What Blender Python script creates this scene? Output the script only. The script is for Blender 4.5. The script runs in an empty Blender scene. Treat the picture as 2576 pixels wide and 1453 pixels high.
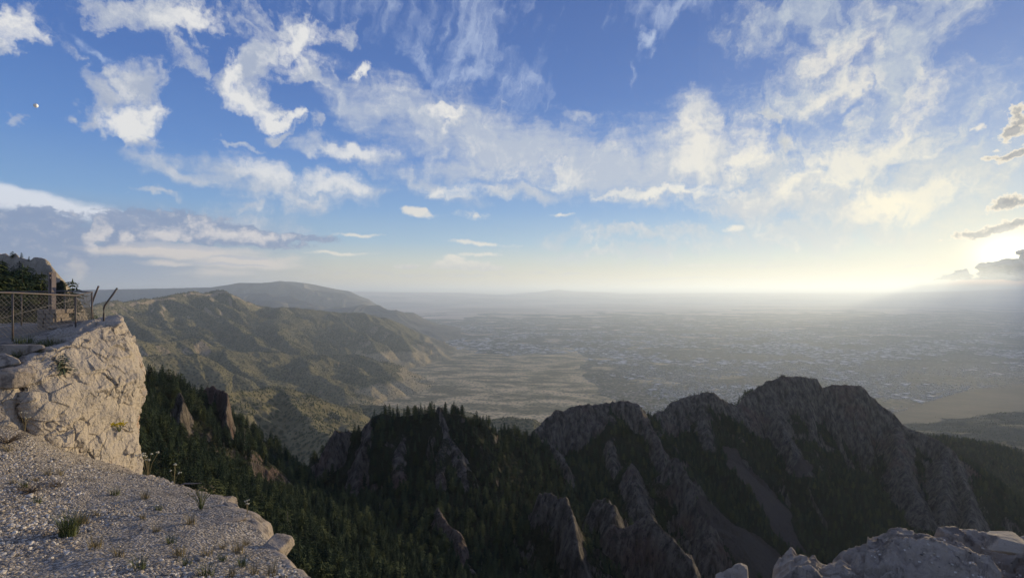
import bpy, math, random
import numpy as np
from mathutils import Vector, Matrix

SC = bpy.context.scene
COL = SC.collection
# ------------------------------------------------------------------ camera
S = 1024.0 / 2575.0          # survey pixels (2575 wide) -> picture pixels
F = 512.0                    # focal length in picture pixels (90 degrees across)
def W(ox, oy, d):
    """world point seen at survey pixel (ox, oy) at depth d"""
    return ((ox * S - 512.0) / F * d, d, -(oy - 735.0) * S / F * d)
cam_data = bpy.data.cameras.new("camera")
cam = bpy.data.objects.new("camera", cam_data)
COL.objects.link(cam)
cam.location = (0, 0, 0)
cam.rotation_euler = (math.radians(90), 0, 0)
cam_data.sensor_fit = 'HORIZONTAL'
cam_data.angle = math.radians(90)
cam_data.shift_y = 3.8 / 1024.0
cam_data.clip_start = 0.05
cam_data.clip_end = 900000.0
SC.camera = cam
SC.view_settings.view_transform = 'Standard'
SC.view_settings.look = 'None'
SC.view_settings.gamma = 1.0
SC.view_settings.use_curve_mapping = False
SC.view_settings.exposure = EXPOSURE = 0.72
SC.render.engine = 'CYCLES'
SC.cycles.use_denoising = True
SC.cycles.max_bounces = 6
SC.cycles.diffuse_bounces = 3
SC.cycles.volume_bounces = 2
SC.cycles.transparent_max_bounces = 8
# ------------------------------------------------------------------ sun
SUN_EL = math.radians(3.4)
SUN_AZ = math.radians(44.6)          # to the right of the view axis (+Y)
sun_data = bpy.data.lights.new("sun", 'SUN')
sun_data.energy = 5.0
sun_data.angle = math.radians(0.5)
sun_data.color = (1.0, 0.78, 0.47)
sun = bpy.data.objects.new("sun", sun_data)
COL.objects.link(sun)
SUN_DIR = Vector((math.sin(SUN_AZ) * math.cos(SUN_EL), math.cos(SUN_AZ) * math.cos(SUN_EL), math.sin(SUN_EL)))
sun.rotation_euler = SUN_DIR.to_track_quat('Z', 'Y').to_euler()
# ------------------------------------------------------------------ node helper
class NT:
    """tiny expression builder over a node tree"""
    def __init__(self, tree):
        self.t = tree
        tree.nodes.clear()
    def node(self, typ, **kw):
        n = self.t.nodes.new(typ)
        for k, v in kw.items():
            setattr(n, k, v)
        return n
    def put(self, sock, v):
        if isinstance(v, V):
            v = v.s
        if isinstance(v, bpy.types.NodeSocket):
            self.t.links.new(v, sock)
        else:
            if sock.type == 'RGBA' and hasattr(v, '__len__') and len(v) == 3:
                v = (*v, 1.0)
            sock.default_value = v
    def math(self, op, *a, clamp=False):
        n = self.node('ShaderNodeMath', operation=op, use_clamp=clamp)
        for i, x in enumerate(a):
            self.put(n.inputs[i], x)
        return V(self, n.outputs[0])
    def vmath(self, op, *a):
        n = self.node('ShaderNodeVectorMath', operation=op)
        for i, x in enumerate(a):
            if op == 'SCALE' and i == 1:
                self.put(n.inputs['Scale'], x)
            else:
                self.put(n.inputs[i], x)
        return V(self, n.outputs['Value'] if op in ('LENGTH', 'DOT_PRODUCT', 'DISTANCE') else n.outputs[0])
    def xyz(self, v):
        n = self.node('ShaderNodeSeparateXYZ')
        self.put(n.inputs[0], v)
        return [V(self, o) for o in n.outputs]
    def vec(self, x, y, z=0.0):
        n = self.node('ShaderNodeCombineXYZ')
        for i, q in enumerate((x, y, z)):
            self.put(n.inputs[i], q)
        return V(self, n.outputs[0])
    def noise(self, vec, scale, detail=4.0, rough=0.55, dist=0.0, lac=2.0, typ='FBM', dim='3D', out=0):
        n = self.node('ShaderNodeTexNoise', noise_dimensions=dim)
        n.noise_type = typ
        self.put(n.inputs['Vector'], vec)
        self.put(n.inputs['Scale'], scale)
        self.put(n.inputs['Detail'], detail)
        self.put(n.inputs['Roughness'], rough)
        self.put(n.inputs['Lacunarity'], lac)
        self.put(n.inputs['Distortion'], dist)
        return V(self, n.outputs[out])
    def voronoi(self, vec, scale, feature='F1', out='Distance', rand=1.0, dim='3D'):
        n = self.node('ShaderNodeTexVoronoi', feature=feature, voronoi_dimensions=dim)
        self.put(n.inputs['Vector'], vec)
        self.put(n.inputs['Scale'], scale)
        self.put(n.inputs['Randomness'], rand)
        return V(self, n.outputs[out])
    def sstep(self, x, a, b, lo=0.0, hi=1.0):
        n = self.node('ShaderNodeMapRange', interpolation_type='SMOOTHSTEP')
        for i, q in enumerate((x, a, b, lo, hi)):
            self.put(n.inputs[i], q)
        return V(self, n.outputs[0])
    def lin(self, x, a, b, lo=0.0, hi=1.0):
        n = self.node('ShaderNodeMapRange')
        for i, q in enumerate((x, a, b, lo, hi)):
            self.put(n.inputs[i], q)
        return V(self, n.outputs[0])
    def mix(self, f, a, b, blend='MIX'):
        n = self.node('ShaderNodeMix', data_type='RGBA', blend_type=blend)
        self.put(n.inputs['Factor'], f)
        self.put([i for i in n.inputs if i.name == 'A' and i.type == 'RGBA'][0], a)
        self.put([i for i in n.inputs if i.name == 'B' and i.type == 'RGBA'][0], b)
        return V(self, [o for o in n.outputs if o.type == 'RGBA'][0])
    def attr(self, name, out='Fac'):
        n = self.node('ShaderNodeAttribute', attribute_name=name)
        return V(self, n.outputs[out])
    def pos(self):
        return V(self, self.node('ShaderNodeNewGeometry').outputs['Position'])
    def bump(self, h, strength=1.0, dist=1.0):
        n = self.node('ShaderNodeBump')
        self.put(n.inputs['Height'], h)
        self.put(n.inputs['Strength'], strength)
        self.put(n.inputs['Distance'], dist)
        return V(self, n.outputs[0])
class V:
    def __init__(self, nt, s):
        self.nt, self.s = nt, s
    def __add__(self, o): return self.nt.math('ADD', self, o)
    __radd__ = __add__
    def __mul__(self, o): return self.nt.math('MULTIPLY', self, o)
    __rmul__ = __mul__
    def __sub__(self, o): return self.nt.math('SUBTRACT', self, o)
    def __rsub__(self, o): return self.nt.math('SUBTRACT', o, self)
    def __truediv__(self, o): return self.nt.math('DIVIDE', self, o)
    def max(self, o): return self.nt.math('MAXIMUM', self, o)
    def min(self, o): return self.nt.math('MINIMUM', self, o)
    def clamp(self): return self.nt.math('ADD', self, 0.0, clamp=True)
    def pow(self, o): return self.nt.math('POWER', self, o)
def material(name, build, rough=0.9, spec=0.2):
    """build(nt) -> (colour, bump normal or None[, roughness])"""
    m = bpy.data.materials.new(name)
    m.use_nodes = True
    nt = NT(m.node_tree)
    out = nt.node('ShaderNodeOutputMaterial')
    p = nt.node('ShaderNodeBsdfPrincipled')
    nt.t.links.new(p.outputs[0], out.inputs[0])
    r = build(nt)
    nt.put(p.inputs['Base Color'], r[0])
    if r[1] is not None:
        nt.put(p.inputs['Normal'], r[1])
    nt.put(p.inputs['Roughness'], r[2] if len(r) > 2 else rough)
    p.inputs['Specular IOR Level'].default_value = spec
    return m
# ------------------------------------------------------------------ sky (world)
world = bpy.data.worlds.new("World")
SC.world = world
world.use_nodes = True
nt = NT(world.node_tree)
SKY_STRENGTH = 0.060
def ae(ox, oy):
    """survey pixel -> (azimuth, elevation) in degrees"""
    x = (ox * S - 512.0) / F
    z = -(oy - 735.0) * S / F
    return math.degrees(math.atan(x)), math.degrees(math.atan(z / math.hypot(1.0, x)))
def clear_sky(P, az, el):
    sky = nt.node('ShaderNodeTexSky', sky_type='NISHITA')
    sky.sun_disc = False
    sky.sun_elevation = SUN_EL
    sky.sun_rotation = SUN_AZ
    sky.altitude = 3200.0
    sky.air_density = 1.0
    sky.dust_density = 0.6
    sky.ozone_density = 2.0
    sx, sy = ae(2545, 640)
    sd = nt.vmath('LENGTH', nt.vmath('MULTIPLY', nt.vmath('SUBTRACT', P, (sx, sy, 1)), (0.75, 1.0, 0.0)))
    ramp = nt.node('ShaderNodeValToRGB')
    nt.put(ramp.inputs[0], nt.lin(el, -2.0, 32.0))
    cr = ramp.color_ramp
    stops = [(-2, (0.66, 0.57, 0.45)), (0.4, (0.72, 0.61, 0.48)), (1.8, (0.74, 0.67, 0.54)), (3.6, (0.60, 0.67, 0.66)),
             (5.5, (0.38, 0.57, 0.76)), (9.0, (0.22, 0.43, 0.77)), (14.0, (0.125, 0.30, 0.71)), (21, (0.08, 0.205, 0.58)), (30, (0.058, 0.15, 0.47))]
    while len(cr.elements) < len(stops):
        cr.elements.new(0.5)
    for e, (h, c) in zip(cr.elements, stops):
        e.position = (h + 2) / 34.0
        e.color = (*c, 1)
    base = nt.vmath('SCALE', V(nt, ramp.outputs[0]), 10.0)
    col = nt.mix(0.2, base, V(nt, sky.outputs[0]))
    return col, sd
RECT = None
def new_group(name, ins, outs):
    g = bpy.data.node_groups.new(name, 'ShaderNodeTree')
    h = NT(g)
    for n_, t_ in ins:
        g.interface.new_socket(n_, in_out='INPUT', socket_type=t_)
    for n_, t_ in outs:
        g.interface.new_socket(n_, in_out='OUTPUT', socket_type=t_)
    gi, go = h.node('NodeGroupInput'), h.node('NodeGroupOutput')
    return g, h, [V(h, o) for o in gi.outputs if o.name], go
BLOB, h_, (b_src, b_u, b_v, b_amp, b_prev), b_out = new_group('cloud_blob', [('Src', 'NodeSocketVector'), ('U', 'NodeSocketVector'), ('V', 'NodeSocketVector'),
    ('Amp', 'NodeSocketFloat'), ('Prev', 'NodeSocketFloat')], [('Value', 'NodeSocketFloat')])
u_ = h_.vmath('DOT_PRODUCT', b_src, b_u)
v_ = h_.vmath('DOT_PRODUCT', b_src, b_v)
L_ = h_.math('SQRT', h_.math('MULTIPLY_ADD', u_, u_, v_ * v_))
h_.put(b_out.inputs[0], h_.math('SMOOTH_MAX', b_prev, (1.0 - L_) * b_amp, 0.22))
def blob(ox, oy, rx, ry, rot=0.0, amp=1.0, src=None, prev=None):
    """1 in the middle of an ellipse of sky, falling through 0 at its edge"""
    a0, e0 = ae(ox, oy)
    a1, _ = ae(ox + rx, oy); a2, _ = ae(ox - rx, oy)
    _, e1 = ae(ox, oy - ry); _, e2 = ae(ox, oy + ry)
    rx_, ry_ = abs(a1 - a2) / 2, abs(e1 - e2) / 2
    c, q = math.cos(math.radians(rot)), math.sin(math.radians(rot))
    hx = math.hypot(rx_ * c, ry_ * q) * 1.9 + 3.4
    hy = math.hypot(rx_ * q, ry_ * c) * 1.9 + (1.6 if e0 < 9 else 3.4)
    if RECT and (a0 + hx < RECT[0] or a0 - hx > RECT[1] or e0 + hy < RECT[2] or e0 - hy > RECT[3]):
        return prev
    n = nt.node('ShaderNodeGroup')
    n.node_tree = BLOB
    nt.put(n.inputs['Src'], src)
    nt.put(n.inputs['U'], (c / rx_, q / rx_, -(c * a0 + q * e0) / rx_))
    nt.put(n.inputs['V'], (-q / ry_, c / ry_, -(-q * a0 + c * e0) / ry_))
    nt.put(n.inputs['Amp'], amp)
    nt.put(n.inputs['Prev'], -6.0 if prev is None else prev)
    return V(nt, n.outputs[0])
def cloudy_sky(P, az, el):
    nz = lambda vec, scale, detail=4.0, rough=0.55, dist=0.0, out=0: nt.noise(vec, scale, detail, rough, dist, dim='2D', out=out)
    w1 = nz(P, 0.16, 2.0, 0.6, out=1)
    w2 = nz(P, 0.75, 3.0, 0.62, out=1)
    off = nt.vmath('ADD', nt.vmath('SCALE', nt.vmath('SUBTRACT', w1, (0.5, 0.5, 0.5)), 6.0),
                   nt.vmath('SCALE', nt.vmath('SUBTRACT', w2, (0.5, 0.5, 0.5)), 2.3))
    off = nt.vmath('MULTIPLY', off, (1.0, 0.8, 0.0))
    Pw = nt.vmath('ADD', P, off)
    Pl = nt.vmath('ADD', P, nt.vmath('MULTIPLY', off, (0.75, 0.22, 0.0)))   # flatter warp near the horizon
    def field(lst, src=None):
        r = None
        for b in lst:
            r = blob(*b[:4], *(tuple(b[4:]) + (0.0, 1.0)[len(b) - 4:]), src=Pw if src is None else src, prev=r)
        return r
    col, sd = clear_sky(P, az, el)
    left, right, low, high = RECT[0] < -20, RECT[1] > 20, RECT[2] < 8, RECT[3] > 10
    if left and low:        # rain-grey air low on the left
        stl = (nt.lin(az, -19.0, -36.0) * nt.sstep(el, 9.0, 5.5)).clamp()
        col = nt.mix(stl * 0.9, col, (2.1, 3.1, 5.0))
    nA = nz(Pw, 0.50, 6.0, 0.60)
    nP = nz(P, 1.15, 5.0, 0.62)
    nB = nz(P, 0.22, 4.0, 0.55, 0.6)
    nS = nz(nt.vmath('MULTIPLY', Pl, (0.35, 1.6, 1.0)), 0.55, 5.0, 0.6)
    nK = nz(nt.vmath('MULTIPLY', Pl, (1.0, 1.5, 1.0)), 0.85, 5.0, 0.58)
    sh = field([(345, 310, 90, 45, 0, 1.6), (760, 110, 90, 60, 35, 1.5), (590, 180, 60, 40, -50, 1.5), (620, 250, 60, 50, -20, 1.2), (690, 290, 75, 30, 0, 1.6),
                (480, 50, 80, 45, 0, 1.0), (60, 80, 65, 38, 25, 1.2), (910, 175, 60, 25, 0, 1.2), (1745, 360, 80, 80, 0, 1.2), (1870, 370, 60, 60, 0, 1),
                (680, 440, 110, 40, 0, 1.2), (860, 460, 60, 35, 0, 1.4), (1150, 475, 90, 25, 0, 1.2), (900, 385, 90, 25, 0, 1.4), (1120, 300, 60, 24, 0, 1.3), (1690, 482, 200, 16, 0, 1.3),
                (2270, 300, 150, 45, 58, 1.5), (2120, 420, 200, 60, 20, 1.2), (2280, 500, 170, 50, 0, 1.3), (1400, 440, 90, 30, 0, .9), (2080, 240, 120, 40, 0, .8), (2080, 150, 120, 40, 0, .8)])
    t = (nB - 0.5) * 1.4 + (nA - 0.5) * 1.5 + (nP - 0.5) * 0.8
    shade = nt.sstep(t if sh is None else t + nt.math('MAXIMUM', sh, -0.35), -0.50, 0.85)
    warm = nt.lin(sd, 48.0, 6.0)
    lit = nt.mix(warm, (8.3, 8.25, 8.1), (9.6, 8.9, 7.2))
    drk = nt.mix(warm, (4.0, 4.6, 5.9), (5.2, 5.5, 5.8))
    # ---- vertical wisps
    ci = field([(1200, 70, 110, 150, -12, 1.0), (1170, 190, 130, 60, 20, 0.9), (1060, 150, 140, 34, -50, 0.8), (1290, 200, 80, 80, 0, .7),
                (1640, 100, 28, 58, -15, 1.4), (1600, 180, 18, 45, 0, 0.9), (250, 120, 85, 22, -38, 0.9), (1000, 20, 300, 70, 0, .4), (1700, 15, 150, 60, 0, .8)])
    if ci is not None:
        px_, py_, _ = nt.xyz(nt.vmath('ADD', P, nt.vmath('MULTIPLY', off, (0.4, 0.2, 0))))
        wv = nz(nt.vec(px_ + py_ * -0.40, py_ * 0.14), 0.75, 4.0, 0.55, 0.0)
        cW = nt.sstep(ci * 0.9 + (wv - 0.5) * 1.3 + (nA - 0.5) * 1.2, -0.1, 1.3)
        col = nt.mix(cW * 0.62, col, (6.2, 7.1, 8.6))
    # ---- fibrous fan on the right
    fan = field([(2090, 130, 210, 80, 20), (2080, 230, 220, 65, 5), (2250, 200, 270, 100, 62), (2150, 420, 320, 100, 25, 1.15),
                 (2280, 480, 340, 105, 8, 1.1), (1990, 50, 150, 55, 0, .9), (2000, 510, 260, 80, -12, 1.1), (1950, 440, 170, 90, 30),
                 (2280, 110, 250, 120, 45, 0.9), (2050, 590, 440, 45, -2, 1.0), (1620, 600, 280, 22, -3, 1.0), (1560, 640, 220, 16, 0, 0.9), (2350, 420, 280, 70, 10, 0.9)])
    if fan is not None:
        a0, e0 = ae(2130, 745)
        Q = nt.vmath('SUBTRACT', Pl, (a0, e0, 0))
        qx, qy, _ = nt.xyz(Q)
        ang = nt.math('ARCTAN2', qy, qx)
        rad = nt.vmath('LENGTH', nt.vmath('MULTIPLY', Q, (1, 1, 0)))
        nF = nz(nt.vec(ang * 5.0, rad * 0.12), 2.0, 5.0, 0.62, 0.4)
        cF = nt.sstep(fan + (nF - 0.5) * 1.3 + (nA - 0.5) * 1.5 + (nP - 0.5) * 0.7, -0.45, 1.05)
        col = nt.mix(cF * 0.84, col, nt.mix(shade * 0.8 + 0.12, (4.4, 5.2, 6.3), lit))
    # ---- sheets across the middle
    mid = field([(900, 270, 180, 50, -28, 0.9), (1060, 310, 240, 80, -18, 1.2), (1280, 370, 340, 105, -10, 1.4), (1500, 420, 340, 90, -5, 1.3),
                 (1180, 420, 150, 40, 0, 1.0), (880, 385, 140, 32, -8, 1.3), (1100, 465, 120, 34, -18, 1.2), (1300, 480, 120, 24, -5, 1.1),
                 (1720, 400, 240, 115, 0, 1.6), (1650, 485, 215, 28, -3, 1.6), (1740, 300, 75, 65, 20, 1.3), (1860, 380, 90, 65, 0, 1.0), (1940, 500, 210, 50, -5, 1.2), (2180, 520, 120, 45, 0, 1.2),
                 (450, 420, 140, 24, -8, 1.1), (560, 440, 140, 38, -10, 1.1), (670, 465, 160, 55, -8, 1.4), (860, 470, 110, 40, 0, 1.2), (760, 500, 160, 28, 0, .9), (390, 485, 45, 14, 0, 1.3),
                 (1450, 290, 45, 14, -10, .8), (620, 377, 45, 10, -8, 1.1), (600, 520, 60, 22, 0, .9), (610, 565, 170, 30, 0, .6)])
    if mid is not None:
        cM = nt.sstep(mid + (nS - 0.5) * 1.0 + (nA - 0.5) * 1.1 + (nP - 0.5) * 0.35, -0.35, 1.05)
        col = nt.mix(cM * 0.86, col, nt.mix(shade * 0.85 + 0.15, (4.3, 5.0, 6.3), lit))
    # ---- heaped clouds
    cum = field([(60, 75, 62, 44, 25, 1.1), (25, 105, 40, 30, 0, 1), (30, 290, 34, 20, 0, .6),
                 (430, 35, 140, 65, 5, 1.5), (290, 15, 100, 40, 0, 1.0), (430, 125, 60, 45, 0, .8), (160, 100, 60, 22, -20, .5),
                 (340, 215, 75, 70, 0, 1.5), (270, 240, 60, 65, 0, 1.2), (345, 300, 90, 55, 0, 1.6), (365, 345, 50, 42, 30, 1.2), (215, 285, 70, 30, 0, .7),
                 (640, 150, 120, 55, 35, 1.5), (760, 90, 85, 58, 35, 1.6), (570, 190, 60, 60, 0, 1.4), (630, 240, 72, 65, -30, 1.5), (760, 180, 70, 45, 0, 1.2), (690, 285, 65, 32, -12, 1.6),
                 (700, 70, 130, 55, 20, 0.8), (870, 75, 50, 32, 35, .9), (910, 178, 52, 18, 8, 1.1), (710, 330, 55, 17, 22, 1.2), (790, 315, 40, 22, -20, 1.0), (500, 155, 40, 26, 0, 1),
                 (1135, 305, 55, 26, -10, 0.9), (2250, 480, 60, 30, -10, 0.9), (1985, 350, 28, 46, 30, 1.1), (1945, 290, 26, 22, 0, 1.0)])
    if cum is not None:
        cA = nt.sstep(cum + (nA - 0.5) * 1.8 + (nP - 0.5) * 0.8, -0.08, 1.05)
        edge = nt.math('MULTIPLY_ADD', cA, -0.35, 0.35)
        col = nt.mix(nt.math('POWER', cA, 0.75) * 0.96, col, nt.mix((shade + edge).clamp(), drk, lit))
    if low:
        if left:   # ---- storm bank
            anv = field([(60, 505, 340, 34, -5, 1.6), (250, 535, 210, 20, -10, 1.2)], src=Pl)
            if anv is not None:
                cV = nt.sstep(anv + (nS - 0.5) * 0.9, -0.15, 0.85)
                col = nt.mix(cV * 0.85, col, (8.0, 8.3, 9.0))
            bank = field([(90, 620, 230, 95, 0, 1.8), (330, 570, 130, 48, 0, 1.6), (430, 555, 60, 40, 0, 1.3), (500, 575, 150, 45, -8, 1.7), (620, 592, 200, 28, -6, 1.5),
                          (760, 597, 110, 12, 0, 1.2), (340, 600, 120, 40, 0, 1.2), (100, 540, 150, 25, 0, 1.0)], src=Pl)
            if bank is not None:
                cB = nt.sstep(bank + (nK - 0.5) * 1.6, 0.0, 0.42)
                br = field([(250, 595, 26, 50, 0, 1.2), (420, 590, 60, 18, 0, 1.0), (330, 600, 24, 22, 0, 1.2), (600, 590, 140, 16, 0, 1.2), (500, 560, 60, 20, 0, .8)], src=Pl)
                b_ = (nK - 0.5) * 2.2 + (nP - 0.5) * 1.6
                bl = nt.sstep(b_ if br is None else b_ + nt.math('MAXIMUM', br, -0.4), -0.5, 1.2)
                col = nt.mix(cB * 0.92, col, nt.mix(bl, (2.2, 3.05, 4.9), (7.2, 6.9, 7.0)))
            gl = field([(500, 635, 280, 22, 0, 1.4), (620, 655, 190, 26, 0, 1.2), (420, 632, 170, 14, 0, 1.6), (430, 660, 90, 12, 0, 1.2), (560, 685, 140, 20, 0, .7), (200, 690, 34, 50, 0, .6)], src=Pl)
            if gl is not None:
                col = nt.mix(nt.sstep(gl + (nS - 0.5) * 1.3, -0.1, 0.95) * 0.8, col, (8.2, 7.3, 6.6))
            st = field([(620, 645, 90, 5, 0, 1.2), (560, 662, 120, 4, 0, 1.2), (470, 620, 180, 10, -2, 1.0)], src=Pl)
            if st is not None:
                col = nt.mix(nt.sstep(st + (nS - .5) * 1.2, 0.0, 0.6) * 0.6, col, (4.6, 5.0, 6.0))
        sm = field([(1060, 535, 52, 15, -8, 1.6), (1165, 667, 90, 15, 0, 2.2), (1150, 656, 42, 16, 0, 2.2), (1020, 668, 50, 8, 0, 2.0), (1240, 672, 60, 9, 0, 2.0),
                    (1370, 685, 20, 5, 0, 1.3), (1440, 687, 40, 4, 0, 1.1), (2295, 667, 32, 5, 0, 1.5), (1210, 612, 90, 7, -4, 0.9), (860, 636, 90, 5, 0, .9), (1215, 640, 60, 6, 0, .8),
                    (1180, 540, 40, 12, 0, .6), (1400, 540, 40, 5, 0, .7), (1840, 572, 30, 10, 0, .9), (1700, 700, 300, 3, 0, .7), (900, 590, 60, 5, 0, .8), (1120, 690, 480, 7, 0, .55), (1900, 665, 280, 5, 0, .6), (2445, 325, 22, 10, 0, 1.2), (2480, 380, 10, 5, 0, 1.0)], src=Pl)
        if sm is not None:
            cS = nt.sstep(sm + (nK - 0.5) * 1.3, -0.1, 0.8)
            col = nt.mix(cS * 0.8, col, nt.mix(nt.sstep(el + (nK - 0.5) * 2.0, 2.2, 4.2), (5.4, 5.5, 5.8), (8.8, 8.2, 7.2)))
    if right:
        col = nt.mix(nt.math('EXPONENT', sd * -0.17) * 0.80, col, (10.5, 9.4, 6.4))
        dk = field([(2560, 320, 60, 26, 20, 1.4), (2540, 385, 75, 14, 12, 1.4), (2545, 515, 85, 22, 14, 1.7), (2500, 585, 120, 15, 6, 1.7), (2570, 570, 70, 14, 0, 1.5),
                    (2560, 645, 60, 9, 0, 1.5), (2560, 290, 34, 24, 0, 1)], src=nt.vmath('ADD', P, nt.vmath('MULTIPLY', off, (0.5, 0.35, 0))))
        if dk is not None:
            nD = nz(P, 1.7, 4.0, 0.6)
            dkv = dk + (nD - 0.5) * 2.3
            cD = nt.sstep(dkv, -0.12, 0.42)
            rim = nt.sstep(dkv, 0.95, 0.10) * nt.lin(sd, 22.0, 3.0, 0.6, 1.0)
            body = nt.mix(nt.sstep(nD, 0.35, 0.65), (2.5, 2.6, 2.9), (3.9, 3.9, 4.0))
            col = nt.mix(cD * 0.96, col, nt.mix(rim, body, (10.5, 9.3, 7.2)))
        og = field([(2500, 714, 150, 11, 4, 1.6), (2560, 706, 100, 12, 0, 1.5)], src=Pl)
        if og is not None:
            col = nt.mix(nt.sstep(og + (nS - .5) * 1.2, -0.1, 0.9) * 0.85, col, (10.5, 4.6, 1.9))
        col = nt.vmath('ADD', col, nt.vmath('SCALE', nt.vec(9.0, 8.2, 6.0), nt.math('EXPONENT', (sd * sd) * -0.45) * 1.6))
    return col
def background(col):
    bg = nt.node('ShaderNodeBackground')
    nt.put(bg.inputs[0], col)
    bg.inputs[1].default_value = SKY_STRENGTH
    return bg.outputs[0]
def either(test, a, b):
    """shader a where test is 0, b where it is 1"""
    m = nt.node('ShaderNodeMixShader')
    nt.put(m.inputs[0], test)
    nt.t.links.new(a, m.inputs[1])
    nt.t.links.new(b, m.inputs[2])
    return m.outputs[0]
def build_world():
    global RECT
    tc = nt.node('ShaderNodeTexCoord')
    x, y, z = nt.xyz(V(nt, tc.outputs['Generated']))
    az = nt.math('ARCTAN2', x, y) * (180 / math.pi)
    el = nt.math('ARCSINE', z) * (180 / math.pi)
    P = nt.vec(az, el, 1.0)
    def split(r, azc, elc):
        global RECT, nt
        if azc:
            m = azc[len(azc) // 2]
            a = split((r[0], m, r[2], r[3]), [q for q in azc if q < m], elc)
            b = split((m, r[1], r[2], r[3]), [q for q in azc if q > m], elc)
            return either(nt.math('GREATER_THAN', az, m), a, b)
        if elc:
            m = elc[0]
            a = split((r[0], r[1], r[2], m), [], elc[1:])
            b = split((r[0], r[1], m, r[3]), [], elc[1:])
            return either(nt.math('GREATER_THAN', el, m), a, b)
        RECT = r
        g, h, (gp, ga, ge), go = new_group('sky_region', [('P', 'NodeSocketVector'), ('Az', 'NodeSocketFloat'), ('El', 'NodeSocketFloat')], [('Shader', 'NodeSocketShader')])
        outer = nt
        nt = h
        h.t.links.new(background(cloudy_sky(gp, ga, ge)), go.inputs[0])
        nt = outer
        n = nt.node('ShaderNodeGroup')
        n.node_tree = g
        nt.put(n.inputs[0], P); nt.put(n.inputs[1], az); nt.put(n.inputs[2], el)
        return n.outputs[0]
    clouds = split((-56, 56, -1.0, 36), [-34, -23, -11, 4, 20, 33], [6.5, 14.5])
    ground_dir = background((2.0, 1.9, 1.8))
    clear = background(nt.mix(0.35, clear_sky(P, az, el)[0], (4.0, 3.9, 3.8)))  # sky outside the view, greyed to make the fill light more neutral
    front = nt.math('LESS_THAN', nt.math('ABSOLUTE', az), 56.0) * nt.math('LESS_THAN', el, 36.0)
    up = either(front, clear, clouds)
    full = either(nt.math('GREATER_THAN', el, -1.0), ground_dir, up)
    out = nt.node('ShaderNodeOutputWorld')
    nt.t.links.new(full, out.inputs[0])
build_world()
world.cycles.sampling_method = 'MANUAL'
world.cycles.sample_map_resolution = 512
# ------------------------------------------------------------------ numpy noise and mesh tools
rng = np.random.default_rng(11)
random.seed(5)
def _h(ix, iy, iz, seed):
    u = lambda q: np.asarray(q).astype(np.int32).view(np.uint32)
    h = u(ix) * np.uint32(374761393) + u(iy) * np.uint32(668265263) + u(iz) * np.uint32(2246822507) + np.uint32((seed * 974634777) & 0xffffffff)
    h = (h ^ (h >> np.uint32(13))) * np.uint32(1274126177)
    h = (h ^ (h >> np.uint32(16))) * np.uint32(2246822519)
    return ((h ^ (h >> np.uint32(15))) & np.uint32(0xffffff)).astype(np.float32) * np.float32(1 / 16777215.0)
def vn2(x, y, seed=0):
    x = np.asarray(x, np.float64); y = np.asarray(y, np.float64)
    ix = np.floor(x); iy = np.floor(y)
    fx = (x - ix).astype(np.float32); fy = (y - iy).astype(np.float32)
    ux = fx * fx * fx * (fx * (fx * 6 - 15) + 10); uy = fy * fy * fy * (fy * (fy * 6 - 15) + 10)
    z = np.zeros(1)
    a = _h(ix, iy, z, seed); b = _h(ix + 1, iy, z, seed); c = _h(ix, iy + 1, z, seed); d = _h(ix + 1, iy + 1, z, seed)
    return (a + (b - a) * ux) * (1 - uy) + (c + (d - c) * ux) * uy          # 0..1
def vn3(x, y, zz, seed=0):
    x, y, zz = [np.asarray(q, np.float64) for q in (x, y, zz)]
    ix, iy, iz = np.floor(x), np.floor(y), np.floor(zz)
    f = [(q - i).astype(np.float32) for q, i in ((x, ix), (y, iy), (zz, iz))]
    u = [q * q * (3 - 2 * q) for q in f]
    r = 0
    for dx in (0, 1):
        for dy in (0, 1):
            for dz in (0, 1):
                w = (u[0] if dx else 1 - u[0]) * (u[1] if dy else 1 - u[1]) * (u[2] if dz else 1 - u[2])
                r = r + _h(ix + dx, iy + dy, iz + dz, seed) * w
    return r
def fbm2(x, y, octv=5, seed=0, gain=0.5, ridged=False):
    r = 0; a = 1.0; n = 0; f = 1.0
    for i in range(octv):
        v = vn2(x * f + i * 17.3, y * f - i * 9.1, seed + i) * 2 - 1
        if ridged:
            v = 1 - 2 * np.abs(v)
        r = r + v * a; n += a; a *= gain; f *= 2.03
    return r / n
def fbm3(x, y, z, octv=4, seed=0, gain=0.5, ridged=False):
    r = 0; a = 1.0; n = 0; f = 1.0
    for i in range(octv):
        v = vn3(x * f + i * 17.3, y * f - i * 9.1, z * f + i * 3.7, seed + i) * 2 - 1
        if ridged:
            v = 1 - 2 * np.abs(v)
        r = r + v * a; n += a; a *= gain; f *= 2.03
    return r / n
def ss(x, a, b):
    t = np.clip((x - a) / (b - a), 0, 1)
    return t * t * (3 - 2 * t)
def tag(o, label=None, cat=None, group=None, kind=None):
    if label: o['label'] = label
    if cat: o['category'] = cat
    if group: o['group'] = group
    if kind: o['kind'] = kind
    return o
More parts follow.
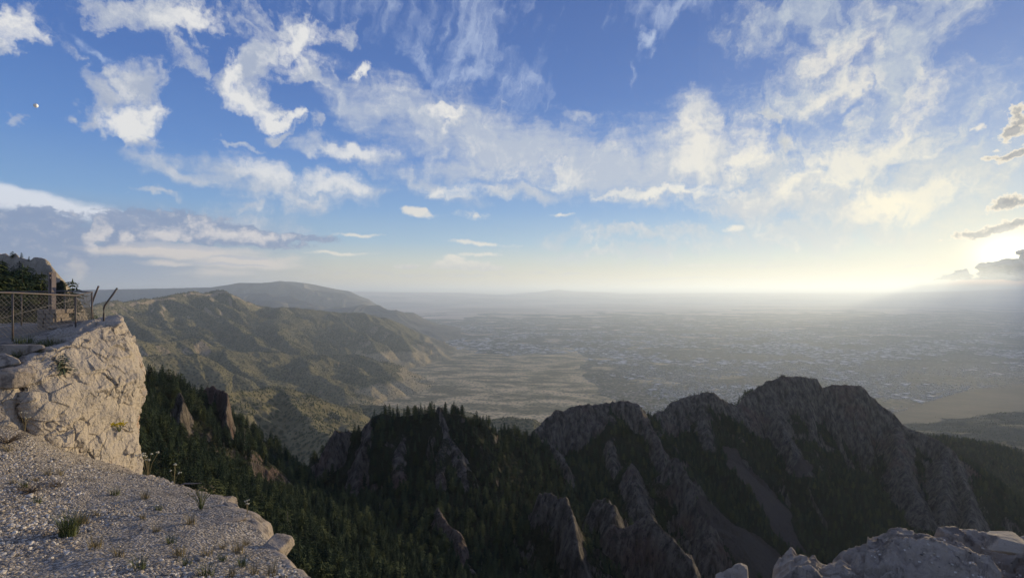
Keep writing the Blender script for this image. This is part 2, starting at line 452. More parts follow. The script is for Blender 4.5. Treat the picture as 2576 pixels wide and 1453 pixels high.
def mesh_data(name, verts, faces, mats=(), smooth=False, attrs=None, matidx=None):
    """faces: an (n,3|4) int array or a list of such arrays"""
    verts = np.asarray(verts, np.float32).reshape(-1, 3)
    fl = faces if isinstance(faces, list) else [faces]
    fl = [np.asarray(f, np.int32) for f in fl if len(f)]
    me = bpy.data.meshes.new(name)
    me.vertices.add(len(verts))
    me.vertices.foreach_set('co', verts.ravel())
    loops = np.concatenate([f.ravel() for f in fl])
    tot = np.concatenate([np.full(len(f), f.shape[1], np.int32) for f in fl])
    start = np.concatenate([[0], np.cumsum(tot)[:-1]]).astype(np.int32)
    me.loops.add(len(loops))
    me.loops.foreach_set('vertex_index', loops)
    me.polygons.add(len(tot))
    me.polygons.foreach_set('loop_start', start)
    me.polygons.foreach_set('use_smooth', np.full(len(tot), smooth, bool))
    if matidx is not None:
        me.polygons.foreach_set('material_index', np.asarray(matidx, np.int32))
    me.update(calc_edges=True)
    for m in mats:
        me.materials.append(m)
    for k, a in (attrs or {}).items():
        at = me.attributes.new(k, 'FLOAT', 'POINT')
        at.data.foreach_set('value', np.asarray(a, np.float32).ravel())
    return me
def link(name, me, parent=None, loc=None):
    o = bpy.data.objects.new(name, me)
    COL.objects.link(o)
    if parent is not None: o.parent = parent
    if loc is not None: o.location = loc
    return o
def grid_faces(ny, nx, wrap=False):
    i = np.arange(ny - 1)[:, None] * nx
    j = np.arange(nx if wrap else nx - 1)[None, :]
    j2 = (j + 1) % nx
    return np.stack([i + j, i + j2, i + nx + j2, i + nx + j], -1).reshape(-1, 4)
class MB:
    """collects simple shapes into one mesh"""
    def __init__(self): self.v, self.f, self.n = [], [], 0
    def add(self, v, f):
        v = np.asarray(v, float).reshape(-1, 3)
        self.v.append(v)
        self.f += [tuple(int(i) + self.n for i in q) for q in f]
        self.n += len(v)
    def tube(self, pts, r, seg=8, cap=True):
        pts = [Vector(p) for p in pts]
        rs = r if hasattr(r, '__len__') else [r] * len(pts)
        rings = []
        for i, p in enumerate(pts):
            a = pts[max(i - 1, 0)]; b = pts[min(i + 1, len(pts) - 1)]
            t = (b - a).normalized()
            u = t.cross(Vector((0, 0, 1)))
            if u.length < 1e-3: u = t.cross(Vector((1, 0, 0)))
            u.normalize(); w = t.cross(u)
            rings += [tuple(p + (u * math.cos(k * 2 * math.pi / seg) + w * math.sin(k * 2 * math.pi / seg)) * rs[i]) for k in range(seg)]
        f = []
        for i in range(len(pts) - 1):
            for k in range(seg):
                k2 = (k + 1) % seg
                f.append((i * seg + k, i * seg + k2, (i + 1) * seg + k2, (i + 1) * seg + k))
        if cap:
            f.append(tuple(range(seg))[::-1]); f.append(tuple((len(pts) - 1) * seg + k for k in range(seg)))
        self.add(rings, f)
    def box(self, c, half, rz=0.0, taper=1.0):
        cs, sn = math.cos(rz), math.sin(rz)
        v = []
        for z in (-1, 1):
            k = taper if z > 0 else 1.0
            for sx, sy in ((-1, -1), (1, -1), (1, 1), (-1, 1)):
                px, py = sx * half[0] * k, sy * half[1] * k
                v.append((c[0] + px * cs - py * sn, c[1] + px * sn + py * cs, c[2] + z * half[2]))
        self.add(v, [(3, 2, 1, 0), (4, 5, 6, 7), (0, 1, 5, 4), (1, 2, 6, 5), (2, 3, 7, 6), (3, 0, 4, 7)])
    def build(self, name, mat, parent=None, smooth=False):
        me = bpy.data.meshes.new(name)
        me.from_pydata([tuple(p) for p in np.concatenate(self.v)], [], self.f)
        me.polygons.foreach_set('use_smooth', [smooth] * len(me.polygons))
        for m in (mat if isinstance(mat, (list, tuple)) else [mat]): me.materials.append(m)
        return link(name, me, parent)
class TPS:
    """smooth surface through scattered control values"""
    def __init__(self, p, v, lam=1e-4):
        p = np.asarray(p, float); n = len(p)
        K = self.k(np.linalg.norm(p[:, None] - p[None], axis=-1)) + lam * np.eye(n)
        A = np.zeros((n + 3, n + 3)); A[:n, :n] = K; A[:n, n] = 1; A[:n, n + 1:] = p; A[n:, :n] = A[:n, n:].T
        self.w = np.linalg.solve(A, np.concatenate([v, np.zeros(3)])); self.p = p
    @staticmethod
    def k(r): return -np.sqrt(r * r + 0.0009)
    def __call__(self, x, y):
        r = self.w[-3] + self.w[-2] * x + self.w[-1] * y
        for (a, b), w in zip(self.p, self.w):
            r = r + w * self.k(np.hypot(x - a, y - b))
        return r
def ridges(X, Y, lines, seed=0, reach=400.0):
    """height of the highest tent over a set of ridge lines.
    line: dict(p=[(ox,oy,d)...], k=slope near, w=width of the steep part, k2=slope beyond, g=gully strength, L=gully spacing, r=rock)"""
    H = np.full(X.shape, -1e9, np.float32); R = np.zeros(X.shape, np.float32); DD = np.full(X.shape, 1e9, np.float32)
    shp = X.shape
    H, R, DD, X, Y = H.ravel(), R.ravel(), DD.ravel(), X.astype(np.float32).ravel(), Y.astype(np.float32).ravel()
    for n, ln in enumerate(lines):
        P = np.array([W(*q) for q in ln['p']], np.float32)
        k, w, k2, g, L = ln.get('k', 1.0), ln.get('w', 0.0), ln.get('k2', 0.6), ln.get('g', 0.3), ln.get('L', 100.0)
        lo, hi = P.min(0) - reach, P.max(0) + reach
        idx = np.nonzero((X > lo[0]) & (X < hi[0]) & (Y > lo[1]) & (Y < hi[1]))[0]
        if not len(idx):
            continue
        x, y = X[idx], Y[idx]
        bd = np.full(len(idx), 1e9, np.float32); bz = np.zeros(len(idx), np.float32); bs = bz.copy(); sd = bz + 1
        s0 = 0.0
        for a, b in zip(P[:-1], P[1:]):
            e = b[:2] - a[:2]; le = float(np.hypot(*e)) + 1e-6
            t = ((x - a[0]) * e[0] + (y - a[1]) * e[1]) / (le * le)
            tc = np.clip(t, 0, 1)
            dx = x - (a[0] + tc * e[0]); dy = y - (a[1] + tc * e[1])
            d = dx * dx + dy * dy
            m = d < bd
            bd = np.where(m, d, bd); bz = np.where(m, a[2] + (b[2] - a[2]) * tc, bz); bs = np.where(m, s0 + tc * le, bs)
            sd = np.where(m, np.sign(dx * e[1] - dy * e[0]), sd)
            s0 += le
        cr = 0.0055 * y
        bd = np.sqrt(bd + cr * cr) - cr
        rib = 0.0
        if g:
            q = bs / L + sd * 3.7
            rib = 1 - 2 * np.abs(vn2(q, bd / (L * 3.2), seed + n * 7) * 2 - 1)
            rib = rib * 0.65 + 0.35 * (1 - 2 * np.abs(vn2(q * 2.7, bd / (L * 1.3), seed + n * 7 + 3) * 2 - 1))
        f = k * np.minimum(bd, w) + k2 * np.maximum(bd - w, 0)
        h = bz - f + g * rib * np.minimum(f, k * min(w, 1.2 * L) + k2 * 1.8 * L) * np.exp(-(np.maximum(bd - w, 0) / (5 * L)) ** 2)
        m = h > H[idx]
        im = idx[m]
        H[im] = h[m]; DD[im] = bd[m]
        R[im] = ln.get('r', 0.5) * np.clip(1.25 - bd[m] / max(ln.get('rw', w * 1.2 + 1), 1), 0, 1)
    H, R, DD = H.reshape(shp), R.reshape(shp), DD.reshape(shp)
    return H, R, DD
# ------------------------------------------------------------------ ground materials
def m_near(nt):
    p = nt.pos()
    st = nt.vmath('MULTIPLY', p, (1.0, 1.0, 0.22))
    n1 = nt.noise(p, 0.012, 6, 0.6)
    n2 = nt.noise(st, 0.13, 6, 0.65)
    n3 = nt.noise(p, 0.5, 5, 0.6)
    cr = nt.noise(nt.vmath('MULTIPLY', p, (1.0, 1.0, 0.12)), 0.22, 5, 0.7)
    rock = nt.mix(nt.sstep(n2, .28, .72), (0.045, 0.042, 0.038), (0.26, 0.225, 0.185))
    rock = nt.mix(nt.sstep(n1, 0.50, 0.68) * 0.6, rock, (0.20, 0.12, 0.095))
    rock = nt.mix(nt.sstep(cr, 0.50, 0.38) * 0.75, rock, (0.04, 0.038, 0.036))
    lime = nt.mix(n2, (0.30, 0.26, 0.20), (0.66, 0.58, 0.46))
    rock = nt.mix(nt.attr('lime'), rock, lime)
    floor = nt.mix(n3, (0.018, 0.024, 0.014), (0.055, 0.06, 0.035))
    r = nt.sstep(nt.attr('rock') + (n3 - 0.5) * 0.5, 0.35, 0.6)
    scree = nt.mix(n3, (0.065, 0.056, 0.05), (0.14, 0.115, 0.10))
    c = nt.mix(r, floor, rock)
    c = nt.mix(nt.sstep(nt.attr('scree') + (n3 - 0.5) * 0.5, 0.35, 0.6), c, scree)
    h = n2 * 3.0 + n3 * 1.5 + cr * 5.0
    return c, nt.bump(h, 0.9, 1.6)
M_NEAR = material('mountain_rock_and_forest_floor', m_near, 0.95, 0.1)
def m_mid(nt):
    p = nt.pos()
    n1 = nt.noise(p, 0.0012, 6, 0.6)
    n2 = nt.noise(p, 0.010, 5, 0.62)
    n3 = nt.noise(p, 0.035, 4, 0.6)
    trees = nt.voronoi(p, 0.035)
    green = nt.mix(n2, (0.085, 0.086, 0.045), (0.24, 0.205, 0.12))
    green = nt.mix(nt.sstep(trees, 0.55, 0.25) * 0.75, green, (0.030, 0.040, 0.022))
    rock = nt.mix(n3, (0.20, 0.165, 0.12), (0.46, 0.36, 0.26))
    dry = nt.mix(n2, (0.26, 0.215, 0.13), (0.46, 0.37, 0.23))
    dry = nt.mix(nt.sstep(trees, 0.42, 0.2) * 0.75, dry, (0.055, 0.062, 0.038))
    c = nt.mix(nt.sstep(nt.attr('dry') + (n2 - .5) * 0.5, 0.3, 0.7), green, dry)
    c = nt.mix(nt.sstep(nt.attr('rock') + (n3 - .5) * 0.9 + (n1 - .5) * 0.6, 0.62, 0.85) * 0.75, c, rock)
    c = nt.mix(nt.attr('painted_shade') * .9, c, nt.mix(n2, (0.035, 0.042, 0.034), (0.10, 0.10, 0.08)))  # right-hand hills darkened to match the painted cloud shade on the plain
    return c, nt.bump(n3 * 10.0 + n2 * 14.0 - trees * 5.0, 0.9, 1.0)
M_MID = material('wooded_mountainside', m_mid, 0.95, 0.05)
def m_plain(nt):
    p = nt.pos()
    x, y, z = nt.xyz(p)
    n0 = nt.noise(p, 0.00012, 6, 0.62)
    n1 = nt.noise(nt.vec(x * 0.7 + y * .3, y * 0.9, 0.0), 0.0022, 7, 0.7)
    n2 = nt.noise(p, 0.008, 4, 0.6)
    sh = nt.voronoi(p, 0.022)
    desert = nt.mix(nt.sstep(n1, 0.42, 0.60), (0.20, 0.175, 0.10), (0.68, 0.52, 0.30))
    desert = nt.mix(nt.sstep(sh, 0.5, 0.25) * 0.75, desert, (0.06, 0.066, 0.045))
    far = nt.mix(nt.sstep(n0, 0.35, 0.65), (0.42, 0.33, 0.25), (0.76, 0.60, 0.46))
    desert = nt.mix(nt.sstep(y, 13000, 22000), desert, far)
    desert = nt.mix(nt.attr('painted_shade') * .95, desert, nt.mix(n1, (0.045, 0.05, 0.042), (0.12, 0.115, 0.095)))  # cloud shade over the right-hand plain, painted into the ground colour
    # town: plots, roofs, streets, gardens
    ca, sa = math.cos(0.35), math.sin(0.35)
    q = nt.vec(x * ca - y * sa, x * sa + y * ca, 0.0)
    cell = nt.voronoi(q, 0.024, out='Color', rand=0.55)
    cx, cy, cz = nt.xyz(cell)
    garden = nt.mix(cx, (0.03, 0.042, 0.028), (0.12, 0.118, 0.09))
    roof = nt.mix(cy, (0.20, 0.18, 0.16), (0.52, 0.49, 0.45))
    town = nt.mix(nt.sstep(cz, 0.80, 0.84) * nt.sstep(n1, .35, .6), garden, roof)
    qx, qy, _ = nt.xyz(q)
    def lines(v, s, w):
        f = nt.math('PINGPONG', v, s)
        return nt.math('LESS_THAN', f, w)
    road = nt.math('MAXIMUM', lines(qx, 400.0, 16.0), lines(qy, 400.0, 16.0))
    town = nt.mix(road * 0.8, town, (0.16, 0.15, 0.145))
    big = nt.noise(nt.vec(qx, qy, 0), 0.0008, 4, 0.6)
    town = nt.mix(nt.sstep(big, 0.56, 0.62) * 0.9, town, desert)
    town = nt.mix(nt.sstep(big, 0.44, 0.37) * 0.65, town, (0.035, 0.05, 0.028))
    c = nt.mix(nt.sstep(nt.attr('city') + (n1 - .5) * 0.9, 0.35, 0.6), desert, town)
    return c, None
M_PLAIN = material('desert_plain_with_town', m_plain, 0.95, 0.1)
def m_far(nt):
    p = nt.pos()
    n = nt.noise(p, 0.0006, 6, 0.6)
    return nt.mix(n, (0.11, 0.12, 0.11), (0.25, 0.22, 0.18)), nt.bump(n, 1.0, 300.0)
M_FAR = material('far_range', m_far, 0.95, 0.05)
# ------------------------------------------------------------------ the land
RES = globals().get('RES', 1.0)
def frustum_grid(t0, t1, nx, d0, d1, ny, fixed=False, bands=None):
    if not fixed: nx, ny = int(nx * RES), int(ny * RES)
    t = np.linspace(t0, t1, nx); d = np.exp(np.linspace(math.log(d0), math.log(d1), ny))
    if bands:
        d = np.concatenate([np.exp(np.arange(math.log(a), math.log(b), s_ / RES)) for a, b, s_ in bands] + [[bands[-1][1]]])
    T, D = np.meshgrid(t, d)
    return T, D, T * D, D
def visible(Z, D, margin=0.0):
    a = Z / D
    run = np.maximum.accumulate(a, axis=0)
    return a >= run - margin
def plain_z(X, Y):
    Y = np.maximum(Y, 1)
    z = -1600 + 330 * np.clip((13500 - Y) / 9000, 0, 1.2) ** 1.3
    z = z + 200 * np.clip((Y - 32000) / 60000, 0, 1.2) + 12 * fbm2(X / 2500, Y / 2500, 3, 90) * np.clip(Y / 12000, .3, 1)
    return z
def c6(X, Y, d):            # a point read off an enlargement of the southern range
    return ((400 + X / 1.7173) / 1.5907, (1050 + Y / 1.7173) / 1.5907, d * 1000.0)
# ---- plain
T, D, X, Y = frustum_grid(-1.5, 1.5, 900, 3000, 220000, 500)
Z = plain_z(X, Y)
OX = (T * F + 512) / S; OY = 735 - Z / D * F / S
def poly(px, py, pts):
    inside = np.zeros(px.shape, bool)
    n = len(pts)
    for i in range(n):
        x1, y1 = pts[i]; x2, y2 = pts[(i + 1) % n]
        c = ((y1 > py) != (y2 > py)) & (px < (x2 - x1) * (py - y1) / (y2 - y1 + 1e-9) + x1)
        inside ^= c
    return inside
CITY = [(1010, 806), (1100, 797), (1300, 796), (1500, 788), (1700, 790), (2000, 780), (2300, 784), (2900, 775), (3100, 985), (2650, 965), (2450, 975), (2330, 1010), (2230, 1045), (2120, 1090), (1900, 1120), (1700, 1120), (1560, 1040), (1460, 985), (1500, 930), (1450, 885), (1280, 893), (1160, 885), (1100, 850)]
city = poly(OX + 90 * fbm2(X / 1800, Y / 1800, 5, 5), OY + 26 * fbm2(X / 1800, Y / 1800, 5, 6), CITY).astype(float)
for _ in range(2):
    city = (city + np.roll(city, 1, 0) + np.roll(city, -1, 0) + np.roll(city, 1, 1) + np.roll(city, -1, 1)) / 5
# low far hills standing on the plain, part of its sheet
H, _, _ = ridges(X, Y, [dict(p=[(1320, 735, 92000), (1365, 732, 92000), (1400, 726, 90000), (1440, 731, 92000), (1540, 734.5, 95000)], k2=.14, g=.5, L=4000),
                        dict(p=[(820, 733, 80000), (900, 731.5, 82000), (1000, 733.5, 85000), (1150, 734.5, 88000)], k2=.06, g=.5, L=4000),
                        dict(p=[(2350, 733, 88000), (2480, 729, 86000), (2530, 725, 86000), (2600, 729, 88000), (2800, 731, 90000)], k2=.06, g=.5, L=4000),
                        dict(p=[(1600, 736, 99000), (1800, 735, 99000), (2100, 735.5, 99000), (2300, 734.5, 99000)], k2=.05, g=.5, L=4000)], 0, 22000)
Z = np.maximum(Z, H)
tag(link('ground', mesh_data('ground', np.stack([X, Y, Z], -1), grid_faces(*X.shape), [M_PLAIN], True, {'city': city, 'painted_shade': ss(T, .35, .55) * ss(D, 20000, 13000)})), 'wide desert plain with the city spread over it', 'ground', kind='structure')
# ---- far ranges
def rng_obj(name, label, lines, t0, t1, nx, d0, d1, ny, amp):
    T, D, X, Y = frustum_grid(t0, t1, nx, d0, d1, ny)
    wx = X + 500 * fbm2(X / 4000, Y / 4000, 3, 41); wy = Y + 500 * fbm2(X / 4000, Y / 4000, 3, 47)
    H, R, _ = ridges(wx, wy, lines, 3, 12000)
    H = H + amp * fbm2(X / 2500, Y / 2500, 5, 12, ridged=True)
    Z = np.maximum(H, plain_z(X, Y) - 60)
    Zc = np.maximum(Z, -1700)
    tag(link(name, mesh_data(name, np.stack([X, Y, Zc], -1), grid_faces(*X.shape), [M_FAR], True)), label, 'hills', kind='structure')
rng_obj('hills', 'long flat-topped blue mountain far beyond the wooded range', [dict(p=[(150, 731, 23520), (300, 728, 24080), (430, 724, 24640), (530, 722, 25200), (575, 716, 25200), (610, 711, 25200), (660, 712, 25480), (700, 709, 25760), (735, 716, 26040), (790, 729, 26320), (850, 736, 26880)], k2=.75, g=.7, L=1100),
    dict(p=[(660, 712, 30000), (700, 706.5, 30000), (740, 708, 30000), (790, 715, 30500), (840, 725, 31000), (880, 731, 31500)], k2=.8, g=.6, L=1300)], -1.3, 0.15, 560, 21500, 34000, 170, 45)
rng_obj('hills', 'low eroded hills on the plain behind the wooded range', [dict(p=[c6(920, 215, 20.5), c6(1060, 208, 21), c6(1180, 205, 21), c6(1250, 232, 21), c6(1330, 225, 21), c6(1420, 265, 21.5)], k2=.30, g=.7, L=900),
    dict(p=[c6(1000, 265, 19), c6(1120, 262, 19), c6(1220, 255, 19), c6(1330, 275, 19.5), c6(1450, 292, 19.5), c6(1560, 305, 20)], k2=.35, g=.7, L=700),
    dict(p=[c6(1600, 318, 19), c6(1700, 308, 19), c6(1800, 288, 19), c6(1850, 296, 19), c6(1920, 290, 19.3), c6(1960, 318, 19.5)], k2=.30, g=.6, L=600)], -0.85, -0.1, 520, 15000, 23500, 170, 30)
# ---- the wooded range to the left, 1.3 to 17 km away
c = c6
RANGE = [
 dict(p=[c(-400, 330, 5.5), c(0, 290, 7.0), c(110, 262, 7.5), c(150, 276, 7.7), c(270, 247, 8.1), c(420, 228, 8.6), c(520, 212, 9), c(640, 208, 9.4), c(720, 200, 9.7), c(790, 182, 10), c(850, 192, 10.1), c(905, 225, 10.2), c(1000, 264, 10.5), c(1110, 302, 11), c(1250, 302, 11.3), c(1400, 312, 11.6), c(1550, 330, 12), c(1650, 345, 12.3), c(1800, 345, 12.6), c(1900, 378, 13), c(2000, 392, 13.3), c(2100, 430, 13.7), c(2200, 475, 14.0), c(2300, 520, 14.3), c(2450, 585, 14.8)], k=.85, w=160, k2=0.71, g=.55, L=837, r=.55, rw=330),
 dict(p=[c(790, 182, 10), c(850, 250, 9.8), c(870, 370, 9.4), c(1000, 374, 9.5), c(1200, 380, 9.9), c(1340, 404, 10.1), c(1420, 440, 10.2), c(1480, 465, 10.2), c(1580, 520, 10), c(1660, 580, 9.8)], k2=0.71, g=.55, L=675, r=.2, rw=100),
 dict(p=[c(1400, 420, 11.0), c(1500, 472, 10.6), c(1620, 468, 10.6), c(1730, 460, 10.6), c(1800, 492, 10.5), c(1860, 535, 10.3), c(1900, 595, 10.1), c(1970, 655, 9.8)], k2=0.85, g=.55, L=567, r=.5, rw=300),
 dict(p=[c(1110, 302, 11), c(1150, 335, 10.8), c(1300, 350, 10.9), c(1450, 370, 11), c(1600, 405, 11.2), c(1700, 440, 11.1)], k2=0.74, g=.3, L=607),
 dict(p=[c(1800, 345, 12.6), c(1880, 400, 12.3), c(1950, 440, 12.0), c(2050, 500, 11.6), c(2110, 560, 11.2), c(2130, 640, 10.8)], k2=0.88, g=.55, L=567, r=.5, rw=250),
 dict(p=[c(2200, 475, 14.0), c(2230, 530, 13.4), c(2300, 590, 12.6), c(2350, 640, 12.0)], k2=0.78, g=.55, L=567, r=.4, rw=250),
 dict(p=[c(560, 255, 9.1), c(545, 330, 8.6), c(600, 420, 8.0), c(700, 500, 7.4), c(800, 560, 7.0)], k2=0.78, g=.55, L=513),
 dict(p=[c(700, 200, 9.7), c(760, 300, 9.1), c(880, 390, 8.6), c(1000, 480, 8.0), c(1100, 560, 7.5), c(1200, 600, 7.2)], k2=0.78, g=.55, L=513),
 dict(p=[c(420, 228, 8.6), c(390, 330, 8.0), c(450, 430, 7.4), c(560, 510, 6.9), c(640, 560, 6.6)], k2=0.78, g=.55, L=513),
 dict(p=[c(200, 262, 8.0), c(170, 350, 7.2), c(260, 430, 6.7), c(380, 500, 6.3)], k2=0.78, g=.55, L=472),
 dict(p=[c(1250, 302, 11.3), c(1190, 450, 9.0), c(1290, 545, 8.2), c(1360, 590, 7.8)], k2=0.78, g=.55, L=513),
 dict(p=[c(-300, 500, 4.6), c(100, 530, 5.0), c(200, 532, 5.1), c(300, 555, 5.2), c(400, 545, 5.4), c(520, 540, 5.6), c(640, 530, 5.8), c(760, 560, 5.9), c(850, 592, 6.0), c(1000, 616, 6.2), c(1250, 612, 6.6), c(1380, 622, 6.8), c(1530, 632, 7.0), c(1650, 665, 7.1), c(1740, 705, 7.0), c(1810, 770, 6.8), c(1850, 850, 6.5)], k2=0.78, g=.55, L=405, r=.5, rw=260),
 dict(p=[c(-300, 700, 3.6), c(120, 660, 4.0), c(260, 650, 4.2), c(450, 640, 4.5), c(640, 645, 4.7), c(800, 690, 4.8), c(950, 770, 4.9), c(1050, 825, 4.9), c(1150, 880, 4.9)], k2=0.74, g=.55, L=351),
 dict(p=[c(850, 592, 6.0), c(900, 680, 5.6), c(1000, 760, 5.4), c(1120, 830, 5.2), c(1250, 890, 5.0)], k2=0.71, g=.55, L=337),
 dict(p=[c(1380, 622, 6.8), c(1450, 720, 6.3), c(1560, 800, 6.0), c(1650, 870, 5.8)], k2=0.71, g=.55, L=297, r=.6, rw=200),
 dict(p=[c(1600, 640, 8.0), c(1750, 640, 8.2), c(1850, 680, 7.9), c(1960, 730, 7.6), c(2000, 760, 7.5)], k2=0.45, g=.55, L=351, r=.5, rw=200),
 dict(p=[c(1740, 782, 6.7), c(1830, 775, 6.8), c(1900, 790, 6.8), c(1930, 805, 6.8)], k2=0.71, g=.2, L=270),
 dict(p=[c(600, 930, 2.2), c(700, 897, 2.35), c(830, 882, 2.5), c(1000, 880, 2.7), c(1190, 860, 3.0), c(1300, 880, 3.1), c(1450, 928, 3.3), c(1560, 980, 3.4), c(1700, 1030, 3.5), c(1850, 1090, 3.6)], k2=0.78, g=.55, L=256, r=.45, rw=260),
 dict(p=[c(1190, 860, 3.0), (760, 1020, 2650), (800, 1070, 2350), (840, 1130, 2050)], k2=0.71, g=.55, L=162, r=.5, rw=120),
 dict(p=[c(1450, 928, 3.3), (860, 1045, 2850), (900, 1080, 2550)], k2=0.71, g=.55, L=162, r=.4, rw=120),
 dict(p=[c(1600, 975, 3.9), c(1700, 955, 4.0), c(1790, 942, 4.1), c(1900, 960, 4.1), c(2000, 985, 4.0), c(2100, 1020, 3.9)], k2=0.35, g=.55, L=270, r=.6, rw=120),
 dict(p=[(1180, 1075, 3100), (1250, 1062, 3150), (1290, 1048, 3200), (1335, 1055, 3200), (1400, 1075, 3200), (1500, 1090, 3300)], k2=0.40, g=.5, L=216, r=.3),
 dict(p=[(2900, 1040, 4600), (2700, 1055, 4300), (2560, 1075, 4100), (2450, 1095, 3900), (2350, 1110, 3700)], k2=0.30, g=.55, L=351, r=.1),
 dict(p=[(2900, 1110, 3000), (2650, 1130, 2900), (2500, 1145, 2800)], k2=0.35, g=.55, L=270, r=.1),
]
T, D, X, Y = frustum_grid(-1.25, 1.25, 1150, 1250, 17500, 760)
wx = X + 75 * fbm2(X / 420, Y / 420, 4, 31); wy = Y + 75 * fbm2(X / 420, Y / 420, 4, 37)
H, R, DD = ridges(wx, wy, RANGE, 5, 3200)
pz = plain_z(X, Y)
rel = np.clip((H - pz) / 400, 0, 1)
H = H + (55 * fbm2(wx / 900 + .3 * fbm2(X / 700, Y / 700, 3, 52), wy / 900, 3, 58, ridged=True) - 20 + 24 * fbm2(X / 260, Y / 260, 5, 61, ridged=True) + 5 * fbm2(X / 40, Y / 40, 3, 66)) * ss(rel, 0.02, .5) * np.clip(Y / 5000, .35, 1)
base = pz + 40 * fbm2(X / 700, Y / 700, 4, 71, ridged=True) * np.exp(-np.clip(H * 0 + (Y - 3000) / 2500, 0, 9))
fade = ss(Y, 17400, 14500)
base = base - 90 + 90 * ss(rel, 0.0, .15) - (1 - fade) * 60
d2 = (H - base) / 30.0
Z = base + 30 * np.where(d2 > 30, d2, np.log1p(np.exp(np.clip(d2, -30, 30))))
gy, gx = np.gradient(Z); 
slope = np.abs(np.gradient(Z, axis=0) / np.gradient(Y, axis=0))
dry = ss(Z + 120 * fbm2(X / 500, Y / 500, 3, 8) - 0.00 * Y, -1120, -1330)
dry = dry * (1 - .9 * ss(T, .3, .5))
rock = np.clip(R + 0.55 * ss(slope, 0.75, 1.3) + .1, 0, 1)
rock = rock * (1 - 0.85 * ss(T, .25, .45)) * .8
rock = np.maximum(rock, 1.2 * np.exp(-((DD - 45 - 25 * fbm2(X / 200, Y / 200, 3, 77)) / 26) ** 2) * ss(T, -.42, -.52) * ss(D, 6600, 7400) * (Z > -420) * (fbm2(X / 300, Y / 300, 2, 79) > -.25))
# pale limestone band under the crest
tag(link('hills', mesh_data('wooded_range', np.stack([X, Y, Z], -1), grid_faces(*X.shape), [M_MID], True, {'dry': dry, 'rock': rock, 'painted_shade': ss(T, .35, .55)})), 'long wooded mountain range with ravines running down to the plain', 'hills', kind='structure')
MID = dict(T=T, D=D, X=X, Y=Y, Z=Z, dry=dry, rock=rock)
